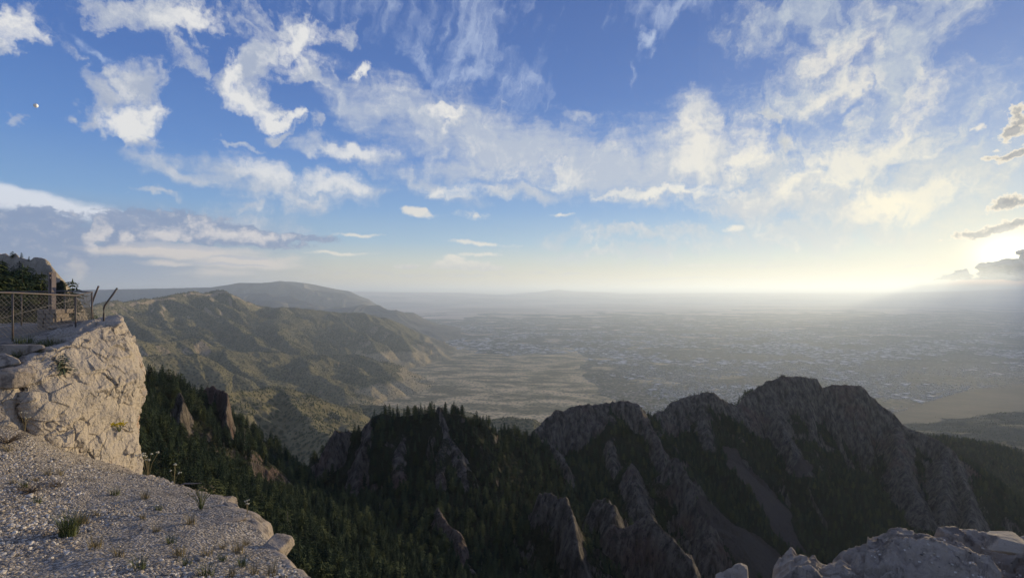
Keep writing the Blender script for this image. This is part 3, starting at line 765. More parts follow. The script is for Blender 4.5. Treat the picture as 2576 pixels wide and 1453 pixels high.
# ---- the near mountainside, 25 m to 2.6 km
NEARL_ON = globals().get("NEARL_ON", True)
NEARL = [
 # knoll with pale cliffs, upper left
 dict(p=[(-900, 470, 170), (-300, 560, 160), (0, 650, 150), (39, 668, 142), (88, 671, 136), (112, 682, 130), (125, 692, 126), (141, 716, 122)], k=2.6, w=5.5, k2=4.5, g=.25, L=9, r=1.0, rw=8),
 dict(p=[(141, 716, 122), (158, 748, 118), (172, 785, 115)], k=2.4, w=6, k2=5.0, g=.2, L=14, r=.3, rw=5),
 # forested slope left of centre
 dict(p=[(200, 905, 400), (300, 925, 415), (351, 948, 430), (405, 958, 450), (436, 966, 478), (460, 985, 495)], k=.9, w=10, k2=1.0, g=.3, L=45, r=.2, rw=12),
 dict(p=[(436, 958, 478), (460, 963, 490), (473, 985, 500), (486, 1012, 512), (492, 1050, 515)], k=3.0, w=14, k2=.8, g=.3, L=12, r=1.0, rw=30),
 dict(p=[(454, 1000, 400), (460, 1040, 392), (468, 1090, 385), (480, 1130, 380)], k=3.2, w=4, k2=1.0, g=.3, L=10, r=1.0, rw=7),
 dict(p=[(478, 1022, 505), (486, 1004, 500), (496, 988, 492), (509, 977, 488), (530, 969, 484), (546, 978, 480), (556, 1000, 474), (566, 1040, 464), (578, 1080, 454), (592, 1115, 448), (612, 1145, 440)], k=4.2, w=66, k2=.9, g=.35, L=16, r=1.1, rw=80),
 # first tree-topped peak
 dict(p=[(792, 1210, 560), (805, 1160, 570), (822, 1110, 578), (846, 1081, 585), (866, 1085, 588), (886, 1098, 590)], k=2.8, w=24, k2=1.3, g=.35, L=22, r=1.0, rw=60),
 dict(p=[(886, 1098, 590), (919, 1082, 592), (940, 1047, 594), (979, 1041, 596), (1017, 1045, 598), (1070, 1040, 600), (1109, 1036, 602), (1172, 1045, 610), (1211, 1068, 620), (1246, 1088, 635), (1281, 1096, 655), (1333, 1098, 690)], k=1.15, w=46, k2=.80, g=.42, L=34, r=.2, rw=60),
 dict(p=[(1109, 1030, 602), (1120, 1066, 590), (1130, 1101, 578), (1148, 1139, 562), (1162, 1172, 548), (1172, 1234, 522), (1170, 1270, 505)], k=2.6, w=13, k2=.80, g=.4, L=14, r=1.1, rw=22),
 dict(p=[(1130, 1101, 578), (1110, 1160, 548), (1100, 1230, 515), (1098, 1290, 492)], k=1.6, w=9, k2=.8, g=.4, L=16, r=.6, rw=11),
 dict(p=[(940, 1047, 594), (925, 1110, 570), (905, 1170, 548), (900, 1215, 530)], k=1.8, w=14, k2=.85, g=.4, L=18, r=.8, rw=17),
 dict(p=[(1020, 1045, 598), (1010, 1110, 570), (1005, 1170, 545), (1010, 1220, 520)], k=1.3, w=9, k2=.85, g=.4, L=18, r=.6, rw=9),
 dict(p=[(1100, 1282, 460), (1118, 1300, 448), (1134, 1326, 436), (1155, 1356, 422), (1176, 1396, 405), (1197, 1447, 385), (1215, 1500, 365)], k=3.0, w=9, k2=.75, g=.4, L=9, r=1.1, rw=15),
 dict(p=[(1246, 1088, 635), (1262, 1150, 600), (1275, 1230, 560)], k=1.0, w=8, k2=.78, g=.3, L=22, r=.2, rw=8),
 # saddle and second peak
 dict(p=[(1290, 1098, 700), (1333, 1094, 720), (1370, 1110, 700), (1400, 1140, 680), (1420, 1180, 655)], k=2.2, w=20, k2=.8, g=.4, L=20, r=1.0, rw=40),
 dict(p=[(1344, 1080, 790), (1368, 1054, 800), (1400, 1038, 806), (1421, 1031, 810), (1452, 1016, 815), (1484, 1012, 820), (1526, 1016, 828), (1550, 1012, 832), (1575, 1009, 835), (1592, 1014, 838), (1608, 1034, 842), (1623, 1054, 850)], k=2.3, w=62, k2=.85, g=.40, L=34, r=1.0, rw=85),
 dict(p=[(1526, 1016, 828), (1530, 1090, 780), (1545, 1160, 735), (1560, 1230, 690)], k=1.4, w=10, k2=.8, g=.4, L=25, r=.5, rw=14),
 dict(p=[(1592, 1014, 838), (1640, 1090, 800), (1670, 1150, 760)], k=2.0, w=12, k2=.85, g=.4, L=25, r=1.0, rw=18),
 # pinnacles
 dict(p=[(1362, 1236, 470), (1380, 1240, 466), (1393, 1243, 462), (1418, 1258, 452), (1435, 1298, 440), (1442, 1346, 426), (1456, 1405, 410)], k=3.4, w=8, k2=.95, g=.4, L=8, r=1.1, rw=11),
 dict(p=[(1502, 1254, 540), (1516, 1247, 536), (1529, 1245, 532), (1540, 1270, 520), (1545, 1310, 500)], k=3.2, w=9, k2=.95, g=.4, L=9, r=1.1, rw=12),
 dict(p=[(1550, 1318, 470), (1585, 1312, 466), (1620, 1304, 460), (1645, 1306, 456), (1674, 1342, 446), (1716, 1400, 430), (1753, 1455, 415)], k=2.4, w=15, k2=.95, g=.4, L=10, r=1.1, rw=22),
 dict(p=[(1688, 1156, 690), (1700, 1151, 686), (1712, 1156, 682), (1741, 1203, 660), (1770, 1265, 632), (1782, 1326, 605), (1794, 1396, 578)], k=2.8, w=14, k2=.9, g=.4, L=12, r=1.1, rw=20),
 dict(p=[(1590, 1170, 700), (1600, 1230, 670), (1625, 1290, 640)], k=2.0, w=9, k2=.9, g=.4, L=14, r=1.0, rw=14),
 # third peak
 dict(p=[(1629, 1052, 930), (1660, 1030, 945), (1695, 1013, 955), (1725, 1002, 962), (1757, 994, 968), (1780, 989, 972), (1794, 992, 975), (1820, 1006, 985), (1840, 1018, 992), (1848, 1023, 1000)], k=1.9, w=50, k2=.85, g=.40, L=38, r=1.0, rw=65),
 dict(p=[(1757, 994, 968), (1770, 1060, 920), (1790, 1120, 880)], k=1.2, w=14, k2=.8, g=.3, L=24, r=.5, rw=14),
 # the great double dome
 dict(p=[(1848, 1023, 1030), (1869, 1006, 1040), (1906, 983, 1055), (1935, 958, 1065), (1968, 949, 1072), (2005, 945, 1080), (2030, 948, 1086), (2047, 954, 1090), (2059, 970, 1092), (2068, 980, 1094), (2082, 975, 1095), (2101, 972, 1094), (2121, 966, 1092), (2150, 965, 1088), (2179, 985, 1082), (2212, 1012, 1070), (2254, 1053, 1052), (2287, 1083, 1035), (2336, 1100, 1010), (2382, 1120, 985), (2403, 1145, 960), (2411, 1178, 930), (2423, 1220, 895), (2444, 1270, 850), (2450, 1320, 810)], k=2.5, w=74, k2=.82, g=.32, L=44, r=1.1, rw=98),
 dict(p=[(1935, 958, 1065), (1960, 1050, 1010), (1985, 1110, 960), (2010, 1160, 920)], k=1.8, w=14, k2=.85, g=.4, L=24, r=1.0, rw=22),
 dict(p=[(2254, 1053, 1052), (2262, 1150, 970), (2290, 1220, 905), (2330, 1290, 850)], k=1.8, w=20, k2=.85, g=.4, L=24, r=.9, rw=24),
 dict(p=[(2382, 1120, 985), (2370, 1200, 910), (2385, 1280, 850)], k=1.8, w=16, k2=.85, g=.4, L=24, r=1.0, rw=30),
 # wooded ridge off to the right
 dict(p=[(2340, 1098, 1500), (2420, 1105, 1550), (2500, 1120, 1600), (2560, 1135, 1620), (2700, 1150, 1650), (2900, 1160, 1700)], k=.9, w=30, k2=.55, g=.5, L=80, r=.25, rw=30),
 dict(p=[(2500, 1120, 1600), (2480, 1200, 1350), (2510, 1270, 1150), (2540, 1330, 1000)], k=.8, w=10, k2=.6, g=.4, L=60, r=.2, rw=20),
 dict(p=[(2700, 1150, 1650), (2680, 1230, 1300), (2700, 1320, 1050)], k=.8, w=10, k2=.6, g=.4, L=60, r=.1, rw=20),
]
ctl = [(340, 1000, 360), (340, 1100, 262), (340, 1215, 205), (420, 1100, 330), (480, 1150, 350), (560, 1170, 400), (600, 1200, 400), (640, 1215, 440), (700, 1232, 470), (760, 1248, 500),
       (500, 1250, 235), (650, 1300, 270), (700, 1400, 222), (760, 1480, 190), (900, 1430, 300), (820, 1310, 390), (1000, 1330, 450), (1050, 1250, 500), (1000, 1440, 340), (1200, 1440, 400), (1300, 1300, 520), (1250, 1180, 590),
       (1400, 1420, 480), (1330, 1180, 650), (1450, 1200, 690), (1600, 1430, 600), (1480, 1330, 560), (1800, 1430, 700), (1680, 1260, 720), (1600, 1130, 800), (2000, 1400, 780), (1850, 1180, 900), (1900, 1290, 850), (1780, 1110, 930),
       (2150, 1300, 850), (2150, 1210, 940), (2300, 1330, 860), (2500, 1345, 950), (2300, 1440, 740), (2560, 1440, 740), (2800, 1440, 760), (2700, 1300, 1100),
       (560, 1170, 800), (700, 1230, 900), (840, 1240, 900), (1000, 1220, 950), (1300, 1200, 1100), (1600, 1180, 1300), (1850, 1160, 1400), (2100, 1150, 1500), (2400, 1180, 1500), (2700, 1200, 1900),
       (400, 1080, 900), (200, 1000, 900), (-100, 900, 900), (-300, 800, 300), (0, 780, 70), (100, 830, 60), (220, 850, 70), (240, 880, 130), (280, 960, 200), (0, 900, 30), (200, 960, 28), (340, 1500, 60), (340, 1800, 28), (310, 1600, 100), (400, 1500, 120), (320, 1400, 150), (700, 1640, 60), (700, 1700, 28),
       (1200, 1700, 60), (1200, 1800, 28), (1800, 1700, 60), (1800, 1800, 28), (2400, 1700, 60), (2400, 1800, 28), (1500, 1700, 200), (2300, 1650, 250), (1200, 1560, 250), (1800, 1560, 450), (3000, 1650, 250), (3000, 1500, 600),
       (-400, 800, 60), (-400, 900, 28), (0, 1150, 2300), (800, 1280, 2300), (1500, 1230, 2300), (2200, 1200, 2400), (2900, 1230, 2500), (-400, 1050, 1500)]
A = np.array([[((ox * S - 512) / F), math.log(d) * 0.55] for ox, oy, d in ctl]); vv = np.array([-(oy - 735) * S / F for ox, oy, d in ctl])
tps = TPS(A, vv, 1e-3)
T, D, X, Y = frustum_grid(-1.2, 1.2, 1250, 26, 2700, 1050, bands=[(30, 190, .007), (190, 1130, .0026), (1130, 2700, .007)])
# evaluate the smooth base on a coarse grid, then interpolate
Tc, Dc, _, _ = frustum_grid(-1.2, 1.2, 121, 26, 2700, 111, True)
bc = tps(Tc, np.log(Dc) * 0.55)
iy = (np.log(D[:, 0]) - math.log(26)) / (math.log(2700) - math.log(26)) * 110; ix = np.linspace(0, 120, T.shape[1])
tmp = np.stack([np.interp(ix, np.arange(121), r) for r in bc])
B = np.stack([np.interp(iy, np.arange(111), tmp[:, j]) for j in range(tmp.shape[1])], 1) * D
B = B - 420 * ss(D, 980, 1250) * ss(T, 0.75, 0.6) - 300 * ss(D, 500, 800) * ss(T, -0.30, -0.42)
sc_ = np.clip(D / 300, .25, 1)
wx = X + sc_ * (7 * fbm2(X / 40, Y / 40, 4, 131) + 2.2 * fbm2(X / 9, Y / 9, 3, 134)); wy = Y + sc_ * (7 * fbm2(X / 40, Y / 40, 4, 137) + 2.2 * fbm2(X / 9, Y / 9, 3, 139))
H, R, DD = ridges(wx, wy, NEARL, 9, 330)
d2 = (H - B) / 4.0
Z = B + 4 * np.where(d2 > 30, d2, np.log1p(np.exp(np.clip(d2, -30, 30))))
lim = ss(T, -0.80, -0.84) * ss(D, 260, 200)
rk = np.clip(R, 0, 1) * ss(H - B, -3, 6)
Z = Z + lim * (.8 * fbm2(X / 7, Y / 7, 4, 191, ridged=True) + .5 * np.abs(fbm2(X / 3, Y / 3, 3, 195)))
Z = Z + sc_ * (7.0 * fbm2(X / 45, Y / 45, 5, 161, ridged=True) * (0.3 + rk * .7) + 3.0 * fbm2(wx / 13, wy / 13, 4, 166, ridged=True, gain=.6) * (.1 + rk)) * (1 - .6 * lim)
ddx = np.gradient(Z, axis=1) / np.gradient(X, axis=1)
ddy = np.gradient(Z, axis=0) / np.gradient(Y, axis=0)
slope = np.hypot(ddx, ddy)
rock = np.clip(rk * 1.15 + 0.6 * ss(slope, 1.4, 2.4) - 0.25 * ss(fbm2(X / 26, Y / 26, 3, 175), 0.05, .3), 0, 1)
OXg = (T * F + 512) / S; OYg = 735 - Z / D * F / S
jx = 9 * fbm2(X / 25, Y / 25, 3, 181); 
scree = (poly(OXg + jx, OYg, [(1815, 1120), (1850, 1125), (1870, 1170), (1925, 1210), (1985, 1280), (2000, 1340), (2030, 1390), (1975, 1375), (1930, 1300), (1880, 1220), (1830, 1170)]) |
         poly(OXg + jx, OYg, [(1755, 1240), (1800, 1270), (1850, 1320), (1900, 1340), (1980, 1410), (1960, 1460), (1880, 1460), (1830, 1380), (1790, 1320), (1760, 1280)]) |
         poly(OXg + jx, OYg, [(2010, 1150), (2050, 1170), (2020, 1200), (1985, 1190)])).astype(float)
for _ in range(2):
    scree = (scree + np.roll(scree, 1, 0) + np.roll(scree, -1, 0) + np.roll(scree, 1, 1) + np.roll(scree, -1, 1)) / 5
tag(link('mountainside', mesh_data('mountainside', np.stack([X, Y, Z], -1), grid_faces(*X.shape), [M_NEAR], True, {'rock': rock, 'scree': scree, 'lime': lim})),
    'steep rocky mountainside of peaks and ravines below the overlook', 'terrain', kind='structure')
NEAR = dict(T=T, D=D, X=X, Y=Y, Z=Z, rock=rock, scree=scree, lim=lim, slope=slope)
# ------------------------------------------------------------------ trees
def m_leaf(a, b):
    def f(nt):
        oi = V(nt, nt.node('ShaderNodeObjectInfo').outputs['Random'])
        p = nt.pos()
        n = nt.noise(p, 0.9, 3, 0.6)
        return nt.mix((oi * 0.75 + (n - 0.5) * 0.9).clamp(), a, b), None
    return f
M_NEEDLE = material('dark_conifer_needles', m_leaf((0.014, 0.030, 0.020), (0.085, 0.112, 0.055)), 0.85, 0.1)
M_LEAFY = material('olive_green_foliage', m_leaf((0.03, 0.045, 0.018), (0.125, 0.14, 0.055)), 0.85, 0.1)
M_NEEDLE2 = material('far_needles', m_leaf((0.030, 0.042, 0.022), (0.105, 0.115, 0.055)), 0.9, 0.05)
M_BARK = material('grey_brown_bark', lambda nt: (nt.mix(nt.noise(nt.pos(), 3.0, 3, .6), (0.06, 0.045, 0.035), (0.16, 0.13, 0.11)), None), 0.95, 0.1)
M_DEAD = material('bleached_dead_wood', lambda nt: (nt.mix(nt.noise(nt.pos(), 3.0, 3, .6), (0.16, 0.145, 0.13), (0.30, 0.28, 0.25)), None), 0.95, 0.1)
def conifer(seed, rad=0.17, whorls=22, nb=7, bare=0.10, dense=1.0, round_=0.0):
    """unit-height crown: whorls of drooping ragged boughs, each a fan of small leafy faces"""
    r = random.Random(seed); v, f = [], []
    def tri(a, b, c):
        n = len(v); v.extend([a, b, c]); f.append((n, n + 1, n + 2))
    for i in range(whorls):
        h = bare + (1 - bare) * (i + r.uniform(-.3, .3)) / whorls
        q = (h - bare) / (1 - bare)
        prof = (1 - q) ** (0.72 - 0.3 * round_) * min(1, .45 + q * 4)
        for j in range(nb):
            if r.random() > dense * .93: continue
            a = (j + r.uniform(-.35, .35) + i * .618) * 2 * math.pi / nb
            L = rad * prof * r.uniform(.55, 1.2) + .012
            ca, sa = math.cos(a), math.sin(a)
            droop = r.uniform(.05, .45) * L
            for k in range(3):
                s0, s1 = k / 3 * L, (k + 1.25) / 3 * L
                w = L * (.42 - .09 * k) * r.uniform(.6, 1.2) + .006
                zz = h - droop * (s1 / L) ** 1.4 + r.uniform(-.006, .006)
                z0 = h - droop * (s0 / max(L, 1e-6)) ** 1.4 + r.uniform(0, .012)
                m = (s0 + s1) / 2
                tri((ca * s0, sa * s0, z0), (ca * m - sa * w * .6, sa * m + ca * w * .6, zz - r.uniform(0, .02)), (ca * s1, sa * s1, zz))
                tri((ca * s0, sa * s0, z0), (ca * s1, sa * s1, zz + r.uniform(-.01, .004)), (ca * m + sa * w * .6, sa * m - ca * w * .6, zz - r.uniform(0, .02)))
    for k in range(4):
        a = k * 1.6
        tri((0, 0, 1.03), (math.cos(a) * .02, math.sin(a) * .02, .93), (math.cos(a + 1.5) * .02, math.sin(a + 1.5) * .02, .93))
    return np.array(v), np.array(f)
def trunk_v(h=0.9, r0=.014, seg=6):
    v, f = [], []
    for i, (z, rr) in enumerate(((-.03, r0 * 1.3), (.1, r0), (h * .6, r0 * .6), (h, r0 * .15))):
        v += [(math.cos(k * 2 * math.pi / seg) * rr, math.sin(k * 2 * math.pi / seg) * rr, z) for k in range(seg)]
    for i in range(3):
        for k in range(seg):
            f.append((i * seg + k, i * seg + (k + 1) % seg, (i + 1) * seg + (k + 1) % seg, (i + 1) * seg + k))
    return np.array(v), np.array(f)
CROWNS = []
tv, tf = trunk_v()
TRUNK = mesh_data('trunk', tv, tf, [M_BARK], True)
for sd_, kw in ((1, dict(rad=.20, round_=.5)), (2, dict(rad=.165, whorls=24)), (3, dict(rad=.25, whorls=18, dense=.85, round_=.8)), (4, dict(rad=.30, whorls=16, nb=8, round_=1.3, bare=.16, dense=.9)), (5, dict(rad=.21, whorls=21, dense=.8, round_=.4))):
    cv, cf = conifer(sd_, **kw)
    CROWNS.append((mesh_data('crown', cv, cf, [M_LEAFY if sd_ == 4 else M_NEEDLE]), cv, cf))
def snag_mesh(seed):
    r = random.Random(seed); m = MB()
    m.tube([(0, 0, -.03), (.004, 0, .4), (0, .004, .75), (.006, 0, 1.0)], [.016, .011, .007, .002], 5)
    for i in range(22):
        h = r.uniform(.25, .95); a = r.uniform(0, 6.28); L = .13 * (1.1 - h) + .02
        m.tube([(0, 0, h), (math.cos(a) * L, math.sin(a) * L, h + r.uniform(-.02, .03))], [.004, .001], 3, cap=False)
    return m
# --- where the trees of the near mountainside stand
def scatter(G, dens, hmin, hmax, seed, dmin, dmax, tmax=1.12, margin_h=12.0):
    T, D, X, Y, Z = [G[k] for k in 'TDXYZ']
    g = np.random.default_rng(seed)
    dX = np.gradient(T, axis=1) * D; dY = np.gradient(D, axis=0)
    vis = (Z + margin_h) / D >= np.maximum.accumulate(Z / D, axis=0) - 0.002
    p = dens * dX * dY * vis * (D > dmin) * (D < dmax) * (np.abs(T) < tmax)
    n = g.poisson(np.clip(p, 0, 4))
    idx = np.nonzero(n.ravel())[0]; idx = np.repeat(idx, n.ravel()[idx])
    j = g.uniform(-.5, .5, (2, len(idx)))
    x = X.ravel()[idx] + j[0] * dX.ravel()[idx]; y = Y.ravel()[idx] + j[1] * dY.ravel()[idx]
    z = Z.ravel()[idx]
    return idx, x, y, z, g.uniform(hmin, hmax, len(idx)), g.uniform(0, 6.283, len(idx))
cl = fbm2(NEAR['X'] / 30, NEAR['Y'] / 30, 3, 205)
forest = np.clip(1.15 - NEAR['rock'] * 1.6, 0, 1) * np.clip(1 - NEAR['scree'] * 2.0, 0, 1)
dens = (forest * (0.034 + 0.022 * cl) + (NEAR['rock'] > .4) * 0.011 * (cl > -.1) * (NEAR['slope'] < 2.6)) * np.clip(2.2 - NEAR['slope'], .25, 1)
dens = dens * np.where(NEAR['D'] > 1000, .75, 1) * np.where(NEAR['D'] < 185, 2.2, 1)
idx, tx, ty, tz, th, tr = scatter(NEAR, dens, 6.0, 16.5, 3, 60, 2000)
onrock = NEAR['rock'].ravel()[idx] > .4
th = np.where(onrock, th * .36, th) * np.where(ty < 180, .45, 1.0)
tz = tz - 0.3 - 0.02 * th
kind = np.random.default_rng(8).integers(0, len(CROWNS), len(tx))
kind = np.where(ty < 185, np.where(kind % 2, 2, 3), kind)
ox = (tx / ty * F + 512) / S; oy_b = 735 - tz / ty * F / S; oy_t = 735 - (tz + th) / ty * F / S
LEDGE = [(-200, 1070), (100, 1090), (338, 1187), (560, 1246), (655, 1300), (700, 1375), (780, 1460), (780, 2500), (-200, 2500)]
WALL = [(-200, 800), (290, 806), (356, 950), (340, 1190), (-200, 1190)]
RLEDGE = [(1780, 1455), (1860, 1412), (1935, 1430), (2000, 1372), (2210, 1358), (2330, 1318), (2700, 1325), (2700, 2500), (1780, 2500)]
hid = poly(ox, oy_t, LEDGE) | poly(ox, oy_t, WALL) | poly(ox, oy_t, RLEDGE) | (oy_t > 1450) | (ox < -10) | (ox > 2585)
# is the top clear of nearer ground?
run = np.maximum.accumulate(NEAR['Z'] / NEAR['D'], axis=0)
clear = (tz + th * .75) / ty > run.ravel()[idx] - 1e-4
size = np.where(~hid & clear, th / ty, 0)
order = np.argsort(-size)
solo = order[:292]
knoll_n = 0
def add_tree(i):
    root = bpy.data.objects.new('pine_tree', None)
    COL.objects.link(root)
    root.location = (tx[i], ty[i], tz[i]); root.rotation_euler = (0, 0, tr[i]); root.scale = (th[i],) * 3
    root.empty_display_size = .1
    x_, y_, d_ = ox[i], oy_b[i], ty[i]
    if d_ < 200:
        if abs(x_ - 88) < 14 and oy_b[i] < 690:
            lab, grp = 'small conifer standing on the rim of the pale knoll above the railing', 'conifers on the rim of the knoll'
        else:
            lab, grp = 'dark conifer on the pale-cliffed knoll behind the railing', 'conifers on the knoll behind the railing'
    elif x_ < 640 and y_ < 1215:
        lab, grp = 'tall dark conifer on the steep wooded slope right of the pale cliff', 'conifers on the slope right of the cliff'
    elif x_ < 1000:
        lab, grp = 'dark green conifer in the shaded forest just beyond the gravel ledge', 'conifers beyond the gravel ledge'
    elif y_ < 1180:
        lab, grp = 'dark conifer high on the wooded central peak', 'conifers on the central peak'
    else:
        lab, grp = 'dark conifer on the shaded slope below the central peak', 'conifers below the central peak'
    tag(root, lab, 'tree', grp)
    for nm, me in (('trunk', TRUNK), ('crown', CROWNS[kind[i]][0])):
        c_ = bpy.data.objects.new(nm, me); COL.objects.link(c_); c_.parent = root
for i in solo:
    add_tree(int(i))
# dead snags among them
m0 = snag_mesh(4)
sn = None
for k, i in enumerate(order[300:1600:90]):
    if sn is None:
        sn = m0.build('dead_tree', M_DEAD); o = sn
    else:
        o = sn.copy(); COL.objects.link(o)
    o.location = (tx[i], ty[i], tz[i]); s_ = max(th[i], 12) * 1.15
    o.scale = (s_,) * 3; o.rotation_euler = (0.03, 0.02, tr[i])
    tag(o, 'bare grey dead trunk standing among the dark conifers', 'dead tree', 'grey dead trees in the forest')
rest = np.setdiff1d(np.arange(len(tx)), solo)
def instancer(name, pts, scale, rot, kind, protos, label, cat='forest', tilt=None):
    n = len(pts)
    me = bpy.data.meshes.new(name); me.vertices.add(n)
    me.vertices.foreach_set('co', np.asarray(pts, np.float32).ravel())
    for k, t_, a in (('s', 'FLOAT', scale), ('r', 'FLOAT', rot), ('k', 'INT', kind)):
        at = me.attributes.new(k, t_, 'POINT'); at.data.foreach_set('value', np.asarray(a, np.int32 if t_ == 'INT' else np.float32))
    at = me.attributes.new('tx', 'FLOAT', 'POINT'); at.data.foreach_set('value', np.asarray(tilt if tilt is not None else np.zeros(n), np.float32))
    o = link(name, me)
    g = bpy.data.node_groups.new(name, 'GeometryNodeTree')
    g.interface.new_socket('Geometry', in_out='INPUT', socket_type='NodeSocketGeometry')
    g.interface.new_socket('Geometry', in_out='OUTPUT', socket_type='NodeSocketGeometry')
    gi, go = g.nodes.new('NodeGroupInput'), g.nodes.new('NodeGroupOutput')
    def na(nm, dt):
        q = g.nodes.new('GeometryNodeInputNamedAttribute'); q.data_type = dt; q.inputs[0].default_value = nm
        return q.outputs[0]
    cx = g.nodes.new('ShaderNodeCombineXYZ'); g.links.new(na('tx', 'FLOAT'), cx.inputs[0]); g.links.new(na('r', 'FLOAT'), cx.inputs[2])
    sc = na('s', 'FLOAT'); kk = na('k', 'INT')
    jn = g.nodes.new('GeometryNodeJoinGeometry')
    for q, pr in enumerate(protos):
        ip = g.nodes.new('GeometryNodeInstanceOnPoints')
        oi = g.nodes.new('GeometryNodeObjectInfo'); oi.inputs['Object'].default_value = pr
        cmp = g.nodes.new('FunctionNodeCompare'); cmp.data_type = 'INT'; cmp.operation = 'EQUAL'
        ints = [s for s in cmp.inputs if s.type == 'INT']
        g.links.new(kk, ints[0]); ints[1].default_value = q
        g.links.new(gi.outputs[0], ip.inputs['Points']); g.links.new(cmp.outputs[0], ip.inputs['Selection'])
        g.links.new(oi.outputs['Geometry'], ip.inputs['Instance'])
        g.links.new(cx.outputs[0], ip.inputs['Rotation']); g.links.new(sc, ip.inputs['Scale'])
        g.links.new(ip.outputs[0], jn.inputs[0])
    g.links.new(jn.outputs[0], go.inputs[0])
    md = o.modifiers.new('scatter', 'NODES'); md.node_group = g
    return tag(o, label, cat, kind='stuff')
def proto(name, v, f, mats, matidx=None):
    o = bpy.data.objects.new(name, mesh_data(name, v, f, mats, False, None, matidx))
    o.use_fake_user = True
    return o
TP = []
for me, cv, cf in CROWNS:
    v_ = np.concatenate([cv, tv])
    o = bpy.data.objects.new('forest_tree', mesh_data('forest_tree', v_, [cf, tf + len(cv)], [me.materials[0], M_BARK], False, None, [0] * len(cf) + [1] * len(tf)))
    TP.append(o)
instancer('forest', np.stack([tx[rest], ty[rest], tz[rest]], -1), th[rest], tr[rest], kind[rest], TP, 'dense dark conifer forest covering the shaded slopes and gullies')
# --- woods of the far range: small trees, about two pixels each
g_ = np.random.default_rng(77)
v_, f_ = [], []
for q in range(3):
    n_ = 7; base = len(v_)
    z0, z1 = (.05, .25, .5)[q], (.55, .8, 1.0)[q]; rr = (.34, .27, .18)[q]
    v_.append((0, 0, z1))
    for k in range(n_):
        a = k * 2 * math.pi / n_ + q
        rk_ = rr * g_.uniform(.7, 1.2)
        v_.append((math.cos(a) * rk_, math.sin(a) * rk_, z0 + g_.uniform(-.04, .05)))
    f_ += [(base, base + 1 + k, base + 1 + (k + 1) % n_) for k in range(n_)]
FP = [bpy.data.objects.new('far_tree', mesh_data('far_tree', v_, np.array(f_), [M_NEEDLE2]))]
dm = np.where(MID['dry'] > .5, .0009, .0034) * (1 - .8 * np.clip(MID['rock'] * 1.3 - .3, 0, 1)) * (MID['Z'] > plain_z(MID['X'], MID['Y']) - 30)
dm = dm * np.clip(4200 / MID['D'], .15, 1) * np.clip(.6 + 1.4 * fbm2(MID['X'] / 160, MID['Y'] / 160, 3, 301), .1, 1.6)
idm, mx, my, mz, mh, mr = scatter(MID, dm, 6, 13, 9, 1300, 11000, 1.05, 6)
mh = mh * np.clip(my / 5200, .9, 1.7)
instancer('distant_forest', np.stack([mx, my, mz - .5], -1), mh, mr, np.zeros(len(mx)), FP, 'scattered pine woods over the far mountain range')
print('TREES near', len(tx), 'far', len(mx))
# ------------------------------------------------------------------ bank of cloud low in the sun, throwing its shade over the plain
def m_cloud(nt):
    return nt.mix(nt.noise(nt.pos(), 0.0004, 4, .6), (0.30, 0.31, 0.34), (0.44, 0.44, 0.46)), None
M_CLOUD = material('cloud_grey', m_cloud, 1.0, 0.0)
def cloud_bank(name, outline, D, label, n=420, rmin=2.2, rmax=8.5, seed=1, depth=5000.0):
    """heaped cloud filling an outline of the sky: many ragged puffs joined in one mesh"""
    g = np.random.default_rng(seed)
    o = np.array(outline, float); vs, fs, base = [], [], 0
    U, Vv = np.meshgrid(np.linspace(0, 2 * math.pi, 20, endpoint=False), np.linspace(.001, math.pi - .001, 12))
    sx, sy, sz = np.sin(Vv) * np.cos(U), np.sin(Vv) * np.sin(U), np.cos(Vv)
    gf = grid_faces(12, 20, True)
    cnt = 0
    # dense heart of the bank
    m = 22; n2 = 120
    ux = np.linspace(o[:, 0].min() + 20, o[:, 0].max(), n2)
    half = len(outline) - 4
    tp = np.interp(ux, o[:half, 0], o[:half, 1]) + 3.5; bt = np.full(n2, 702.0)
    A, Uu = np.meshgrid(np.linspace(0, 2 * math.pi, m, endpoint=False), ux)
    cy, hy = ((tp + bt) / 2)[:, None], (np.maximum(bt - tp, 1) / 2)[:, None]
    k = 1 + .10 * fbm3(Uu / 9, np.cos(A) * 2, np.sin(A) * 2, 4, seed)
    Yp = cy - np.sin(A) * hy * k; Dp = D + np.cos(A) * depth * .6 * k
    vs.append(np.stack([(Uu * S - 512) / F * Dp, Dp, -(Yp - 735) * S / F * Dp], -1).reshape(-1, 3)); fs.append(grid_faces(n2, m, True)); base += n2 * m
    px = S / F * D
    while cnt < n:
        x = g.uniform(o[:, 0].min(), o[:, 0].max()); y = g.uniform(o[:, 1].min(), o[:, 1].max())
        r = rmin + (rmax - rmin) * g.random() ** 1.6
        if x < 2420: r *= .45
        if not (poly(np.array([x]), np.array([y - r * .7]), outline)[0] and poly(np.array([x]), np.array([y + r * .5]), outline)[0]): continue
        q = g.normal(size=3) * 9
        k = 1 + .42 * fbm3(sx * 1.5 + q[0], sy * 1.5 + q[1], sz * 1.5 + q[2], 4, 3, gain=.6)
        dd = D + g.uniform(-1, 1) * depth
        c = np.array(W(x, y, dd)); R_ = r * px
        vs.append(np.stack([c[0] + sx * k * R_ * 1.9, c[1] + sy * k * R_ * 1.5, c[2] + sz * k * R_ * .8], -1).reshape(-1, 3))
        fs.append(gf + base); base += 240; cnt += 1
    tag(link(name, mesh_data(name, np.concatenate(vs), np.concatenate(fs), [M_CLOUD], True)), label, 'cloud')
